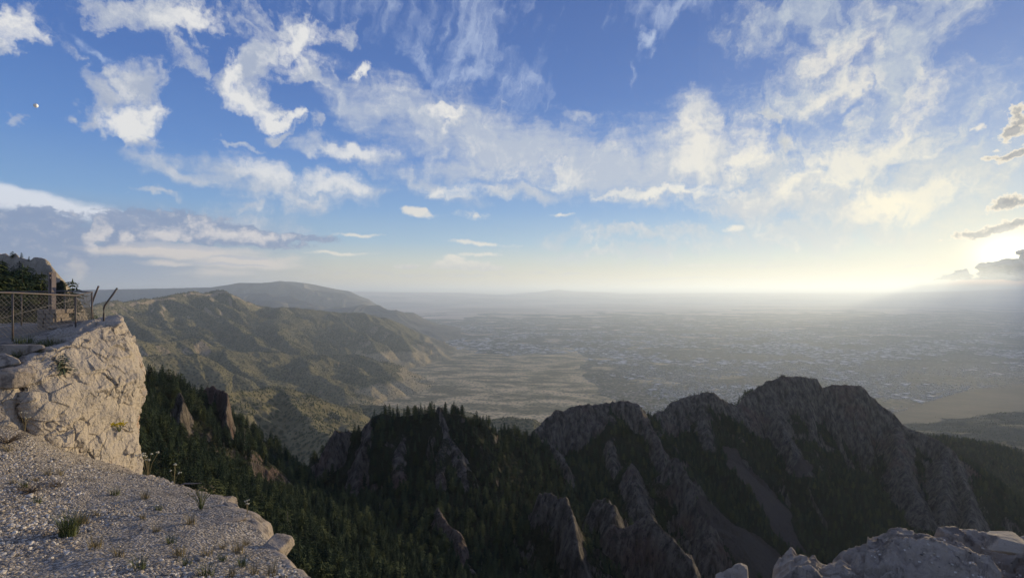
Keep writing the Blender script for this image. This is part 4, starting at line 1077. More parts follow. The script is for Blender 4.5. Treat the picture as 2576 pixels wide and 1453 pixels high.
cloud_bank('cloud_bank', [(2335, 704), (2350, 697), (2400, 681), (2426, 671), (2434, 671), (2441, 696), (2462, 696), (2468, 660), (2490, 654), (2530, 650), (2560, 648), (2570, 626), (2600, 604), (2680, 585), (2800, 570), (2800, 705), (2560, 706), (2450, 703)],
           126000.0, 'long grey cloud bank below the sun at the edge of the sky', n=900)
# ------------------------------------------------------------------ moon
def m_moon(nt):
    n = nt.noise(nt.pos(), 0.0009, 3, .5)
    return nt.mix(nt.sstep(n, .4, .6), (0.62, 0.62, 0.60), (0.95, 0.95, 0.93)), None
mv, mf = [], []
NR, NS = 24, 32
for i in range(NR + 1):
    for k in range(NS):
        th_ = math.pi * i / NR; ph_ = 2 * math.pi * k / NS
        mv.append((math.sin(th_) * math.cos(ph_), math.sin(th_) * math.sin(ph_), math.cos(th_)))
moon = link('moon', mesh_data('moon', np.array(mv) * 1150.0, grid_faces(NR + 1, NS, True), [material('moon_rock', m_moon, 1.0, 0.0)], True), None, W(90, 265, 300000))
tag(moon, 'small pale half moon in the blue sky at upper left', 'moon')
# ------------------------------------------------------------------ the air
HZ = 1300.0
zmin = min(float(NEAR['Z'].min()), float(MID['Z'].min()), -1760.0) - 1.0
hb = MB(); hb.box((0, 95000, (HZ + zmin) / 2), (336000, 130000, (HZ - zmin) / 2))
hm = bpy.data.materials.new('thin_evening_haze'); hm.use_nodes = True
hn = NT(hm.node_tree)
ho = hn.node('ShaderNodeOutputMaterial'); hv = hn.node('ShaderNodeVolumePrincipled')
hv.inputs['Color'].default_value = (0.69, 0.82, 0.97, 1)
hv.inputs['Density'].default_value = HAZE_DENSITY = 2.5e-5
hv.inputs['Anisotropy'].default_value = 0.36
hn.t.links.new(hv.outputs[0], ho.inputs['Volume'])
hz = hb.build('haze', hm)
tag(hz, 'thin evening haze lying over the valley', 'haze', kind='stuff')
# ------------------------------------------------------------------ foreground rock, gravel, railing
def m_lime(nt):
    p = nt.pos()
    n1 = nt.noise(p, 0.55, 6, .6); n2 = nt.noise(p, 2.4, 6, .65); n3 = nt.noise(p, 9.0, 5, .65); n4 = nt.noise(nt.vmath('MULTIPLY', p, (1, 1, .35)), 1.3, 5, .7)
    c = nt.mix(n1, (0.38, 0.335, 0.28), (0.57, 0.505, 0.42))
    c = nt.mix(nt.sstep(n2, .50, .68) * .55, c, (0.31, 0.29, 0.275))
    c = nt.mix(nt.sstep(n4, .60, .70) * .6, c, (0.33, 0.17, 0.10))
    c = nt.mix(nt.sstep(n3, .56, .72) * .55, c, (0.15, 0.125, 0.105))
    cr = nt.voronoi(nt.vmath('ADD', p, nt.vmath('SCALE', nt.noise(p, 1.2, 4, .6, out=1), 0.9)), 1.1, 'DISTANCE_TO_EDGE')
    c = nt.mix(nt.sstep(cr, .022, .0) * nt.sstep(n1, .42, .6) * .8, c, (0.09, 0.075, 0.065))
    return c, nt.bump(n2 * .16 + n3 * .07 + nt.sstep(cr, 0, .05) * .04 * nt.sstep(n1, .42, .6), 1.0, 1.0)
M_LIME = material('cream_limestone_with_rust_stains', m_lime, .9, .2)
def m_grey(nt):
    p = nt.pos()
    n1 = nt.noise(p, 1.3, 6, .6); n2 = nt.noise(p, 6, 6, .65); n3 = nt.noise(p, 28, 5, .7)
    c = nt.mix(n1, (0.21, 0.18, 0.148), (0.50, 0.43, 0.355))
    c = nt.mix(nt.sstep(n2, .50, .62) * .7, c, (0.11, 0.095, 0.082))
    c = nt.mix(nt.sstep(n3, .60, .75) * .4, c, (0.38, 0.34, 0.295))
    return c, nt.bump(n1 * .07 + n2 * .06 + n3 * .018, 1.0, 1.0)
M_GREY = material('weathered_grey_limestone', m_grey, .9, .2)
def m_gravel(nt):
    p = nt.pos()
    w = nt.vmath('ADD', p, nt.vmath('SCALE', nt.noise(p, 20, 2, .5, out=1), .01))
    v1 = nt.voronoi(w, 34); c1 = nt.voronoi(w, 34, out='Color'); v2 = nt.voronoi(w, 80); c2 = nt.voronoi(w, 80, out='Color')
    a, b, _ = nt.xyz(c1); a2, b2, _ = nt.xyz(c2)
    st = nt.mix(a, (0.20, 0.178, 0.15), (0.60, 0.545, 0.475))
    st2 = nt.mix(a2, (0.16, 0.14, 0.118), (0.49, 0.44, 0.375))
    c = nt.mix(nt.sstep(b, .45, .55), st2, st)
    n = nt.noise(p, .9, 5, .6)
    c = nt.mix(nt.sstep(n, .55, .72) * .6, c, (0.085, 0.07, 0.052))
    c = nt.mix(nt.sstep(v1, .45, .75) * .6, c, (0.07, 0.06, 0.05))
    return c, nt.bump((1.0 - v1) * .02 + (1.0 - v2) * .006, 1.0, 1.0)
M_GRAVEL = material('pale_gravel_and_dirt', m_gravel, .95, .15)
M_SOIL = material('dry_stony_soil', lambda nt: (nt.mix(nt.noise(nt.pos(), 3.5, 7, .7), (0.12, 0.10, 0.075), (0.37, 0.33, 0.275)), nt.bump(nt.noise(nt.pos(), 7, 6, .7), .8, .08)), .95, .1)
def m_peb(a, b):
    return lambda nt: (nt.mix(V(nt, nt.node('ShaderNodeObjectInfo').outputs['Random']), a, b), None)
M_PEB = [material('pale_pebble', m_peb((0.42, .385, .33), (0.72, .67, .59)), .8, .3), material('buff_pebble', m_peb((0.34, .28, .21), (0.50, .43, .33)), .8, .3), material('grey_pebble', m_peb((0.10, .092, .082), (0.27, .25, .225)), .8, .3)]
M_STEEL = material('weathered_painted_steel', lambda nt: (nt.mix(nt.sstep(nt.noise(nt.pos(), 9, 5, .7), .45, .65), (0.085, 0.078, 0.075), (0.13, 0.085, 0.068)), None), .55, .5)
M_COLM = material('grey_brown_weathered_steel', lambda nt: (nt.mix(nt.noise(nt.pos(), 5, 5, .6), (0.20, 0.165, 0.155), (0.30, 0.25, 0.235)), None), .7, .3)
M_WIRE = material('dull_galvanised_wire', lambda nt: (nt.mix(nt.noise(nt.pos(), 3, 2, .5), (0.10, 0.095, 0.09), (0.2, 0.19, 0.18)), None), .6, .4)
M_MORTAR = material('plinth_field_stone', lambda nt: (nt.mix(nt.noise(nt.pos(), 6, 6, .65), (0.17, 0.14, 0.115), (0.42, 0.35, 0.28)), nt.bump(nt.noise(nt.pos(), 14, 6, .7), .8, .03)), .9, .2)
def m_blade(a, b):
    return lambda nt: (nt.mix(nt.noise(nt.pos(), 14, 2, .5), a, b), None)
M_GRASS = material('green_grass_blades', m_blade((0.05, 0.075, 0.025), (0.17, 0.19, 0.08)), .8, .15)
M_STRAW = material('dry_straw_grass', m_blade((0.16, 0.13, 0.065), (0.36, 0.30, 0.17)), .85, .1)
M_YEL = material('yellow_flower_petals', m_blade((0.55, 0.40, 0.02), (0.75, 0.58, 0.05)), .8, .1)
M_WHT = material('cream_flower_heads', m_blade((0.50, 0.47, 0.34), (0.66, 0.62, 0.48)), .8, .1)
M_TWIG = material('dead_brown_twigs', m_blade((0.10, 0.075, 0.05), (0.22, 0.17, 0.12)), .9, .1)
M_BLUEGR = material('grey_green_leaves', m_blade((0.05, 0.07, 0.045), (0.13, 0.16, 0.10)), .85, .1)
class Surf:
    """height through control points given as (ox, oy, depth)"""
    def __init__(self, ctl, lam=1e-3):
        P = np.array([W(*c_) for c_ in ctl]); self.f = TPS(P[:, :2] * .1, P[:, 2], lam)
    def __call__(self, x, y): return self.f(np.asarray(x) * .1, np.asarray(y) * .1)
def sdist(X, Y, line):
    """signed distance to an open polyline: positive to its right"""
    bd = np.full(X.shape, 1e9); sg = np.ones(X.shape)
    for (a, b) in zip(line[:-1], line[1:]):
        ex, ey = b[0] - a[0], b[1] - a[1]; l2 = ex * ex + ey * ey
        t = np.clip(((X - a[0]) * ex + (Y - a[1]) * ey) / l2, 0, 1)
        dx, dy = X - a[0] - t * ex, Y - a[1] - t * ey
        d = np.hypot(dx, dy); m = d < bd
        bd = np.where(m, d, bd); sg = np.where(m, np.sign(dx * ey - dy * ex), sg)
    return bd * sg
# ---- gravel ledge
E1 = [(280, 1180, 12.5), (338, 1187, 10.0), (400, 1200, 9.3), (470, 1222, 8.5), (545, 1243, 7.8), (575, 1262, 7.3), (600, 1270, 7.0), (645, 1292, 6.6), (655, 1318, 6.3), (660, 1345, 6.0), (690, 1370, 5.5), (705, 1392, 5.2), (735, 1425, 4.8), (778, 1458, 4.4), (850, 1560, 3.7), (1000, 1900, 2.4)]
LC = E1 + [(-400, 1060, 8.0), (0, 1068, 8.6), (70, 1085, 8.8), (120, 1115, 8.9), (200, 1165, 9.1), (0, 1190, 7.2), (150, 1250, 6.8), (0, 1320, 5.5), (300, 1300, 6.2), (450, 1300, 6.4), (560, 1330, 5.9), (0, 1453, 4.3), (300, 1453, 4.3), (550, 1453, 4.4), (0, 1750, 2.7), (600, 1800, 2.5), (-300, 1300, 5.2), (-500, 1750, 2.5)]
ledge = Surf(LC)
edge1 = [W(*p)[:2] for p in E1]
t = np.linspace(-1.9, -.05, 620); d = np.exp(np.linspace(math.log(2.0), math.log(14.5), 520))
T, D = np.meshgrid(t, d); X, Y = T * D, D
sd_ = -sdist(X, Y, edge1) + .10 * fbm2(X * 2.2, Y * 2.2, 4, 401)
sd_ = sd_ if sd_[0, 0] < 0 else -sd_
def ledge_z(X, Y):
    return ledge(X, Y) + .05 * fbm2(X * 1.1, Y * 1.1, 4, 411) + .016 * fbm2(X * 6, Y * 6, 3, 415)
over = np.maximum(sd_, 0)
Z = ledge_z(X, Y) - (1.1 * np.minimum(over, .12) + 7.0 * np.clip(over - .12, 0, 1.2) + 2.5 * np.maximum(over - 1.32, 0)) + .05 * fbm3(X * 3, Y * 3, over * 6, 4, 420) * ss(sd_, -.25, .1)
near_edge = ss(sd_ + .22 * fbm2(X * 1.7, Y * 1.7, 3, 423), -.16, .02)
fm = near_edge[:-1, :-1].ravel() > .5
keep = (over < 5).reshape(over.shape)[:-1, :-1].ravel()
ff = grid_faces(*X.shape)[keep]
tag(link('ground', mesh_data('gravel_ledge', np.stack([X, Y, Z], -1), ff, [M_GRAVEL, M_GREY], True, None, fm[keep].astype(int))), 'gravel-covered rock ledge falling away to the right', 'ground', kind='structure')
# pebbles
g_ = np.random.default_rng(21)
def pebble(seed):
    r = np.random.default_rng(seed); v = []
    for i in range(5):
        th_ = math.pi * i / 4
        for k in range(7):
            ph_ = 2 * math.pi * k / 7
            v.append((math.sin(th_) * math.cos(ph_), math.sin(th_) * math.sin(ph_) * .8, math.cos(th_) * .55))
    v = np.array(v) * (1 + r.uniform(-.16, .16, (35, 1)))
    v[:7] = v[:7].mean(0); v[-7:] = v[-7:].mean(0)
    return v, grid_faces(5, 7, True)
PP = []
for k in range(6):
    v, f = pebble(k)
    PP.append(bpy.data.objects.new('pebble', mesh_data('pebble', v, f, [M_PEB[k % 3]])))
n_ = 90000
pt = g_.uniform(-1.35, -.2, n_); pd = np.exp(g_.uniform(math.log(2.6), math.log(11.5), n_))
px_, py_ = pt * pd, pd
s_ = -sdist(px_, py_, edge1)
s_ = s_ if s_[np.argmin(np.hypot(px_ + 4, py_ - 4))] < 0 else -s_
patch = fbm2(px_ * .8, py_ * .8, 3, 431)
kp = (s_ < -.02) & (g_.random(n_) < .52 + 1.5 * patch) & (g_.random(n_) < np.clip(1.25 - py_ / 14, .2, 1))
px_, py_ = px_[kp], py_[kp]
ps_ = .008 + .019 * g_.random(len(px_)) ** 2.6 + .022 * (g_.random(len(px_)) > .992)
pz_ = ledge_z(px_, py_) + ps_ * .15
instancer('gravel', np.stack([px_, py_, pz_], -1), ps_, g_.uniform(0, 6.28, len(px_)), g_.choice(6, len(px_), p=[.24, .16, .12, .2, .14, .14]), PP, 'loose pale gravel strewn over the ledge', 'gravel', g_.uniform(-.5, .5, len(px_)))
# ---- rock blocks: a face between two edges, wrapped back into the hill
def facets(x, y, z, sc, seed):
    """each cell of a jointed rock is a plane of its own tilt"""
    x, y, z = x * sc, y * sc, z * sc
    ix, iy, iz = np.floor(x), np.floor(y), np.floor(z)
    bd = np.full(x.shape, 1e9); out = np.zeros(x.shape)
    for a in (-1, 0, 1):
        for b in (-1, 0, 1):
            for c in (-1, 0, 1):
                jx, jy, jz = ix + a, iy + b, iz + c
                cx = jx + _h(jx, jy, jz, seed); cy = jy + _h(jx, jy, jz, seed + 1); cz = jz + _h(jx, jy, jz, seed + 2)
                d = (x - cx) ** 2 + (y - cy) ** 2 + (z - cz) ** 2
                val = (_h(jx, jy, jz, seed + 3) - .5) * 1.0 + (x - cx) * (_h(jx, jy, jz, seed + 4) - .5) * 1.3 + (y - cy) * (_h(jx, jy, jz, seed + 5) - .5) + (z - cz) * (_h(jx, jy, jz, seed + 6) - .65) * 1.5
                m = d < bd; bd = np.where(m, d, bd); out = np.where(m, val, out)
    return out
def rock_face(name, left, right, top, bot, dl, dr, back, mat, nu=340, nv=260, amp=.10, seed=0, bulge=.35, label=None, cat='rock', lean=0.0):
    """left/right: [(ox, oy)...] top to bottom; top/bot: [(ox, oy)...] left to right; dl, dr: depth at either end"""
    v_ = np.linspace(0, 1, nv); u_ = np.linspace(0, 1, nu)
    def along(pts, q):
        pts = np.array(pts, float); L = np.concatenate([[0], np.cumsum(np.hypot(*np.diff(pts, axis=0).T))]); L /= L[-1]
        return np.interp(q, L, pts[:, 0]), np.interp(q, L, pts[:, 1])
    lx, ly = along(left, v_); rx, ry = along(right, v_); tx2, ty2 = along(top, u_); bx, by = along(bot, u_)
    U, Vv = np.meshgrid(u_, v_)
    # Coons patch
    def coons(l, r, t_, b_):
        return ((1 - U) * l[:, None] + U * r[:, None] + (1 - Vv) * t_[None] + Vv * b_[None]
                - ((1 - U) * (1 - Vv) * t_[0] + U * (1 - Vv) * t_[-1] + (1 - U) * Vv * b_[0] + U * Vv * b_[-1]))
    OXf, OYf = coons(lx, rx, tx2, bx), coons(ly, ry, ty2, by)
    Dd = dl + (dr - dl) * U - bulge * np.sin(math.pi * U) ** .7 * (.4 + .6 * np.sin(math.pi * np.clip(Vv, 0, 1))) - lean * Vv
    X = (OXf * S - 512) / F * Dd; Y = Dd.copy(); Z = -(OYf - 735) * S / F * Dd
    nb = 46
    def wrap(A, side):      # columns / rows carried on behind
        return A
    # right side turns the corner and runs back
    q = np.linspace(0, 1, nb)[1:] ** 1.2
    bx_, by_ = back
    Xr = X[:, -1:] + bx_ * q[None] * .9 + .12 * np.sin(q[None] * math.pi); Yr = Y[:, -1:] + by_ * q[None]; Zr = np.repeat(Z[:, -1:], len(q), 1)
    Xl = X[:, :1] + (-.55) * q[None][:, ::-1]; Yl = Y[:, :1] + 1.6 * q[None][:, ::-1]; Zl = np.repeat(Z[:, :1], len(q), 1)
    X = np.concatenate([Xl, X, Xr], 1); Y = np.concatenate([Yl, Y, Yr], 1); Z = np.concatenate([Zl, Z, Zr], 1)
    # top runs inwards
    qt = np.linspace(0, 1, 36)[1:][::-1] ** 1.1
    cx, cy = -.80, .45
    Xt = X[:1] + qt[:, None] * cx * 1.5; Yt = Y[:1] + qt[:, None] * cy * 1.5; Zt = Z[:1] + .02 - .10 * qt[:, None] ** 2
    X = np.concatenate([Xt, X], 0); Y = np.concatenate([Yt, Y], 0); Z = np.concatenate([Zt, Z], 0)
    gu = np.stack([np.gradient(X, axis=1), np.gradient(Y, axis=1), np.gradient(Z, axis=1)], -1)
    gv = np.stack([np.gradient(X, axis=0), np.gradient(Y, axis=0), np.gradient(Z, axis=0)], -1)
    N = np.cross(gv, gu); N /= np.linalg.norm(N, axis=-1, keepdims=True) + 1e-9
    mid_ = N[N.shape[0] // 2, N.shape[1] // 2]
    if mid_[1] > 0: N = -N
    # displacement: slabs, cracks and grain
    a = fbm3(X * .55, Y * .55, Z * .55, 4, seed)
    strat = (Z * .9 + X * .55 + .5 * a)
    w1 = fbm3(X * .9 + 3, Y * .9, Z * .9, 3, seed + 9) * .9
    slab = vn3(np.floor((X - Y * .3 + w1) * 1.1) * 7.1, np.floor((strat + w1 * .4) * 1.5) * 5.3, 0 * X, seed + 3)
    crack = 1 - np.clip(np.abs(fbm3(X * .8, Y * .8, Z * 1.1 + X * .5, 4, seed + 21)) / .045, 0, 1)
    crack2 = 1 - np.clip(np.abs(fbm3(X * 1.9, Y * 1.9, Z * 2.2 + X, 3, seed + 31)) / .06, 0, 1)
    fa, fb = facets(X + .25 * w1, Y + .25 * w1, Z * 1.25 + X * .45 + .2 * a, 1.05, seed + 61), facets(X + .1 * w1, Y, Z * 1.3 - X * .5, 2.7, seed + 67)
    fine = fbm3(X * 5, Y * 5, Z * 5, 4, seed + 41)
    pits = np.clip(fbm3(X * 3.1, Y * 3.1, Z * 3.1, 3, seed + 51) - .25, 0, 1)
    saw = np.mod(strat * .85 + w1 * .25, 1.0)
    dsp = amp * (.55 * a + .3 * (slab - .5) + .9 * (saw ** 1.5 - .4) * ss(fbm3(X * .7, Y * .7, Z * .7, 3, seed + 71), -.15, .1) + .55 * fa + .32 * fb - .35 * crack * ss(a, -.2, .3) + .24 * fine - .45 * pits)
    P = np.stack([X, Y, Z], -1) + N * dsp[..., None]
    return tag(link(name, mesh_data(name, P, grid_faces(*X.shape), [mat], True)), label, cat, kind=None)
rock_face('rock_cliff', [(48, 930), (60, 985), (64, 1050), (78, 1120), (90, 1190)], [(291, 811), (301, 835), (313, 858), (330, 890), (345, 925), (356, 955), (350, 990), (342, 1030), (338, 1080), (340, 1130), (337, 1190), (335, 1250)],
          [(48, 930), (80, 905), (130, 882), (180, 862), (196, 846), (215, 834), (240, 824), (262, 816), (291, 811)], [(90, 1190), (200, 1240), (335, 1250)],
          8.9, 11.2, (-2.2, 2.6), M_LIME, label='cream limestone cliff block with a sheer sunlit face above the gravel ledge', cat='cliff', seed=3, amp=.13)
rock_face('rock_block', [(-160, 950), (-160, 1150)], [(24, 944), (36, 962), (42, 1000), (40, 1040), (48, 1075), (50, 1120)], [(-160, 950), (-60, 955), (0, 946), (24, 944)], [(-160, 1150), (50, 1130)],
          8.2, 8.75, (-.8, 1.2), M_LIME, nu=160, nv=140, amp=.08, label='smaller pale limestone block left of the dark crack in the cliff', cat='rock', seed=13, bulge=.15)
# ---- terrace on top of the cliff
E2 = [(-60, 960, 8.35), (24, 944, 8.9), (80, 905, 9.5), (130, 882, 9.95), (180, 862, 10.4), (215, 834, 10.75), (262, 816, 11.1), (292, 811, 11.5), (296, 806, 12.3), (285, 803, 13.4), (240, 800, 14.2)]
TC = [(-60, 965, 8.2), (24, 950, 8.7), (80, 912, 9.3), (130, 889, 9.8), (180, 866, 10.3), (215, 840, 10.7), (262, 819, 11.1), (291, 814, 11.4), (32, 856, 9.7), (0, 862, 9.7), (100, 865, 10.2), (188, 842, 10.9), (232, 816, 12.0), (262, 811, 11.9), (150, 822, 12.0), (54, 820, 13.2), (163, 811, 13.3), (0, 826, 12.2), (-160, 850, 11.5), (0, 806, 16), (200, 806, 16), (-150, 890, 9.7), (-300, 950, 8.3), (285, 806, 13), (-300, 840, 13)]
terr = Surf(TC)
edge2 = [W(*p)[:2] for p in E2]
t = np.linspace(-1.6, -.70, 420); d = np.linspace(7.4, 17.5, 380)
T, D = np.meshgrid(t, d); X, Y = T * D, D
sd2 = sdist(X, Y, edge2); sd2 = sd2 if sd2[100, 100] < 0 else -sd2
def terr_z(x, y):
    return terr(x, y) + .045 * fbm2(np.asarray(x) * 1.3, np.asarray(y) * 1.3, 4, 501) + .02 * fbm2(np.asarray(x) * 6, np.asarray(y) * 6, 3, 505)
Z = terr_z(X, Y) - 30.0 * np.maximum(sd2 + .16, 0) - 2.2 * np.maximum(Y - 15.5, 0)
rockm = (fbm2(X * 1.1, Y * 1.1, 4, 511) > .10)[:-1, :-1].ravel()
tag(link('ground', mesh_data('terrace', np.stack([X, Y, Z], -1), grid_faces(*X.shape), [M_SOIL, M_GREY], True, None, rockm.astype(int))), 'stony trodden terrace on top of the cliff', 'ground', kind='structure')
# ---- boulders
def boulder(name, c, r, seed, mat, label, cat='rock', amp=.22, rz=0.0, group=None, flat=.5):
    nu, nv = 84, 52
    U, Vv = np.meshgrid(np.linspace(0, 2 * math.pi, nu, endpoint=False), np.linspace(0.001, math.pi - .001, nv), indexing='xy')
    x, y, z = np.sin(Vv) * np.cos(U), np.sin(Vv) * np.sin(U), np.cos(Vv)
    rb = np.random.default_rng(seed * 17)
    N = rb.normal(size=(15, 3)); N /= np.linalg.norm(N, axis=1, keepdims=True); N[0] = (.1, -.1, .99)
    dd_ = rb.uniform(.62, .95, 15)
    dot = np.maximum(x[..., None] * N[:, 0] + y[..., None] * N[:, 1] + z[..., None] * N[:, 2], .12)
    s = np.min(dd_ / dot, axis=-1)                       # a cut stone: the nearest of a few fracture planes
    s = np.minimum(s, 1.5)
    s = s * (1 + amp * .35 * fbm3(x * 2 + seed * 9, y * 2, z * 2, 5, seed, gain=.6))
    x, y, z = x * s * r[0], y * s * r[1], z * s * r[2]
    X = c[0] + x * math.cos(rz) - y * math.sin(rz); Y = c[1] + x * math.sin(rz) + y * math.cos(rz); Z = c[2] + z
    o = link(name, mesh_data(name, np.stack([X, Y, Z], -1) - np.array(c), grid_faces(nv, nu, True), [mat], True), None, c)
    return tag(o, label, cat, group)
def on_ledge(ox, oy, d): x, y, z = W(ox, oy, d); return (x, y, float(ledge_z(x, y)))
def on_terr(ox, oy, d): x, y, z = W(ox, oy, d); return (x, y, float(terr_z(x, y)))
for (ox_, oy_, d_, r_, sd3, rz, lab) in [
    (556, 1262, 7.55, (.20, .28, .26), 2, .5, 'dark grey rock where the rim of the gravel ledge first steps down'),
    (588, 1280, 7.0, (.13, .2, .24), 5, .9, 'narrow upright grey rock on the ledge rim beside the split boulder'),
    (634, 1316, 6.3, (.20, .18, .20), 7, .2, 'blocky grey rock on the ledge rim above the notch'),
    (676, 1382, 5.45, (.20, .17, .17), 9, .7, 'rounded grey rock on the ledge rim below the notch'),
    (540, 1330, 6.1, (.34, .12, .06), 13, .95, 'long low grey slab half buried in the gravel')]:
    p = on_ledge(ox_, oy_, d_)
    boulder('boulder', (p[0], p[1], p[2] - r_[2] * .72), r_, sd3, M_GREY, lab, rz=rz)
for (ox_, oy_, d_, r_, sd3, rz, lab) in [
    (58, 868, 9.55, (.30, .22, .10), 21, .2, 'flat pale rock at the foot of the nearest railing post'),
    (250, 820, 11.3, (.38, .26, .13), 22, .5, 'pale slab on the cliff rim beside the bent posts'),
    (180, 822, 12.0, (.42, .30, .10), 23, .3, 'broad grey slab inside the railing right of the plinth'),
    (12, 900, 9.0, (.25, .22, .22), 24, .1, 'grey boulder at the left edge below the railing'),
    (28, 930, 8.75, (.30, .2, .16), 25, .7, 'grey rock above the dark crack in the cliff'),
    (205, 852, 10.4, (.22, .20, .12), 27, 1.0, 'small pale rock on the rim at the last front post')]:
    p = on_terr(ox_, oy_, d_)
    boulder('boulder', (p[0], p[1], p[2] + r_[2] * .1), r_, sd3, M_GREY if sd3 != 22 else M_LIME, lab, rz=rz)
# ---- railing
def top_at(ox, oy, d): return Vector(W(ox, oy, d))
rail = bpy.data.objects.new('railing', None); COL.objects.link(rail)
rail.location = on_terr(188, 840, 10.9)
tag(rail, 'weathered steel pipe railing with chain-link mesh round the terrace', 'railing')
def part(mb, name, mat, parent, smooth=True):
    o = mb.build(name, mat, parent, smooth)
    o.matrix_parent_inverse = Matrix.Translation(-parent.location)
    return o
def rpt(ox, oyt, d):
    x, y, z = W(ox, oyt, d); return Vector((x, y, z))
FR = [rpt(-420, 733, 7.3), rpt(-180, 731, 8.4), rpt(32, 735, 9.7), rpt(190, 742, 10.9), rpt(231, 733, 12.0), rpt(163, 731, 13.3), rpt(54, 733, 13.2), rpt(-120, 735, 13.0), rpt(-420, 736, 12.6)]
m = MB(); m.tube(FR, .019, 8); part(m, 'top_rail', M_STEEL, rail)
for p in FR[1:-1]:
    zb_ = float(terr_z(p.x, p.y)) - .08
    m = MB(); m.tube([(p.x, p.y, zb_), (p.x, p.y, p.z)], .016, 8); part(m, 'post', M_STEEL, rail)
def chain(a, b, name='mesh_panel'):
    m = MB()
    L = (b - a).length; H_ = .80; cell = .085
    za = lambda s_: a.z + (b.z - a.z) * s_ / L - .04
    n = int(L / cell)
    for i in range(-int(H_ / cell) - 1, n + 1):
        for sg in (1, -1):
            s0, s1 = i * cell, i * cell + H_
            if sg < 0: s0, s1 = s1, s0
            h0, h1 = 0.0, H_
            pts = []
            for k in range(9):
                q = k / 8; s_ = s0 + (s1 - s0) * q; h = h0 + (h1 - h0) * q
                if -1e-6 <= s_ <= L:
                    w = .012 * math.sin(s_ * 5 + h * 9)
                    pts.append((a.x + (b.x - a.x) * s_ / L + w, a.y + (b.y - a.y) * s_ / L + w, za(s_) - H_ + h))
            if len(pts) > 1: m.tube(pts, .0026, 3, cap=False)
    return part(m, name, M_WIRE, rail)
for i in (2, 3, 4, 5, 6):
    chain(FR[i], FR[i + 1])
chain(FR[1], FR[2])
m = MB(); m.tube([W(-200, 830, 8.6), W(0, 800, 9.6), W(60, 784, 10.0), W(188, 751, 10.9)], .007, 5); part(m, 'brace_cable', M_WIRE, rail)
def bent(name, pts, r, label):
    b = Vector(pts[0]); m = MB(); m.tube([tuple(Vector(p) - b) for p in pts], r, 8)
    o = m.build(name, M_STEEL, None, True); o.location = b
    return tag(o, label, 'bent post')
def bp(lst): return [W(*q) for q in lst]
b1 = on_terr(261, 812, 11.7)
bent('bent_post', [(b1[0], b1[1], b1[2] - .1)] + bp([(261, 790, 11.7), (261, 774, 11.7), (264, 766, 11.7), (272, 755, 11.72), (284, 739, 11.75), (295, 723, 11.8)]), .020, 'taller cranked steel post nearest the cliff rim with its top leaning right')
b2 = on_terr(235, 810, 12.6)
bent('bent_post', [(b2[0], b2[1], b2[2] - .1)] + bp([(233, 785, 12.6), (232, 760, 12.6), (235, 751, 12.6), (241, 735, 12.6), (248, 718, 12.6)]), .020, 'leaning steel post just behind the end of the railing')
# column on its plinth
pb = on_terr(135, 818, 12.0)
pl = bpy.data.objects.new('stone_plinth', None); COL.objects.link(pl); pl.location = pb
tag(pl, 'squat plinth of rough stacked stones under the steel column', 'plinth')
r_ = random.Random(4)
core = MB(); core.box((pb[0], pb[1], pb[2] + .17), (.13, .12, .17)); part(core, 'core', M_MORTAR, pl, False)
ang0 = math.atan2(pb[0], pb[1])
hz_ = -.06
for row in range(5):
    h_ = r_.uniform(.07, .11)
    for side in range(4):
        s_ = -.18
        while s_ < .16:
            w_ = r_.uniform(.09, .2)
            cxp = s_ + w_ / 2; off_ = .15
            lx_, ly_ = ((cxp, -off_), (off_, cxp), (cxp, off_), (-off_, cxp))[side]
            m = MB(); hw = (w_ / 2 * .94, .055 + r_.uniform(0, .03), h_ / 2 * .92)
            if side % 2: hw = (hw[1], hw[0], hw[2])
            m.box((pb[0] + lx_, pb[1] + ly_, pb[2] + hz_ + h_ / 2), hw, r_.uniform(-.06, .06), r_.uniform(.86, .97))
            part(m, 'stone', M_MORTAR, pl, False)
            s_ += w_
    hz_ += h_
col_top = W(131, 684, 12.0)[2]
ctr = Vector((W(129.5, 700, 12.0)[0], 12.0 + .02, pb[2] + hz_ - .02))
cb = bpy.data.objects.new('steel_column', None); COL.objects.link(cb); cb.location = ctr
tag(cb, 'tall upright steel column standing on the stone plinth inside the railing', 'column')
Hc = (col_top - ctr.z) / 2
for nm, cx_, hx_, hy_, hh_ in (('flange', -.034, .008, .045, Hc), ('flange', .034, .008, .045, Hc), ('web', 0, .030, .008, Hc - .02)):
    m = MB(); m.box((ctr.x + cx_, ctr.y, ctr.z + hh_), (hx_, hy_, hh_), -.35); part(m, nm, M_COLM, cb, False)
m = MB(); m.box((ctr.x, ctr.y, ctr.z + 2 * Hc + .012), (.05, .05, .006), -.35); part(m, 'cap_plate', M_COLM, cb, False)
m = MB(); m.box((ctr.x, ctr.y - .065, ctr.z + .75), (.034, .008, .02), -.35); part(m, 'bracket', M_COLM, cb, False)
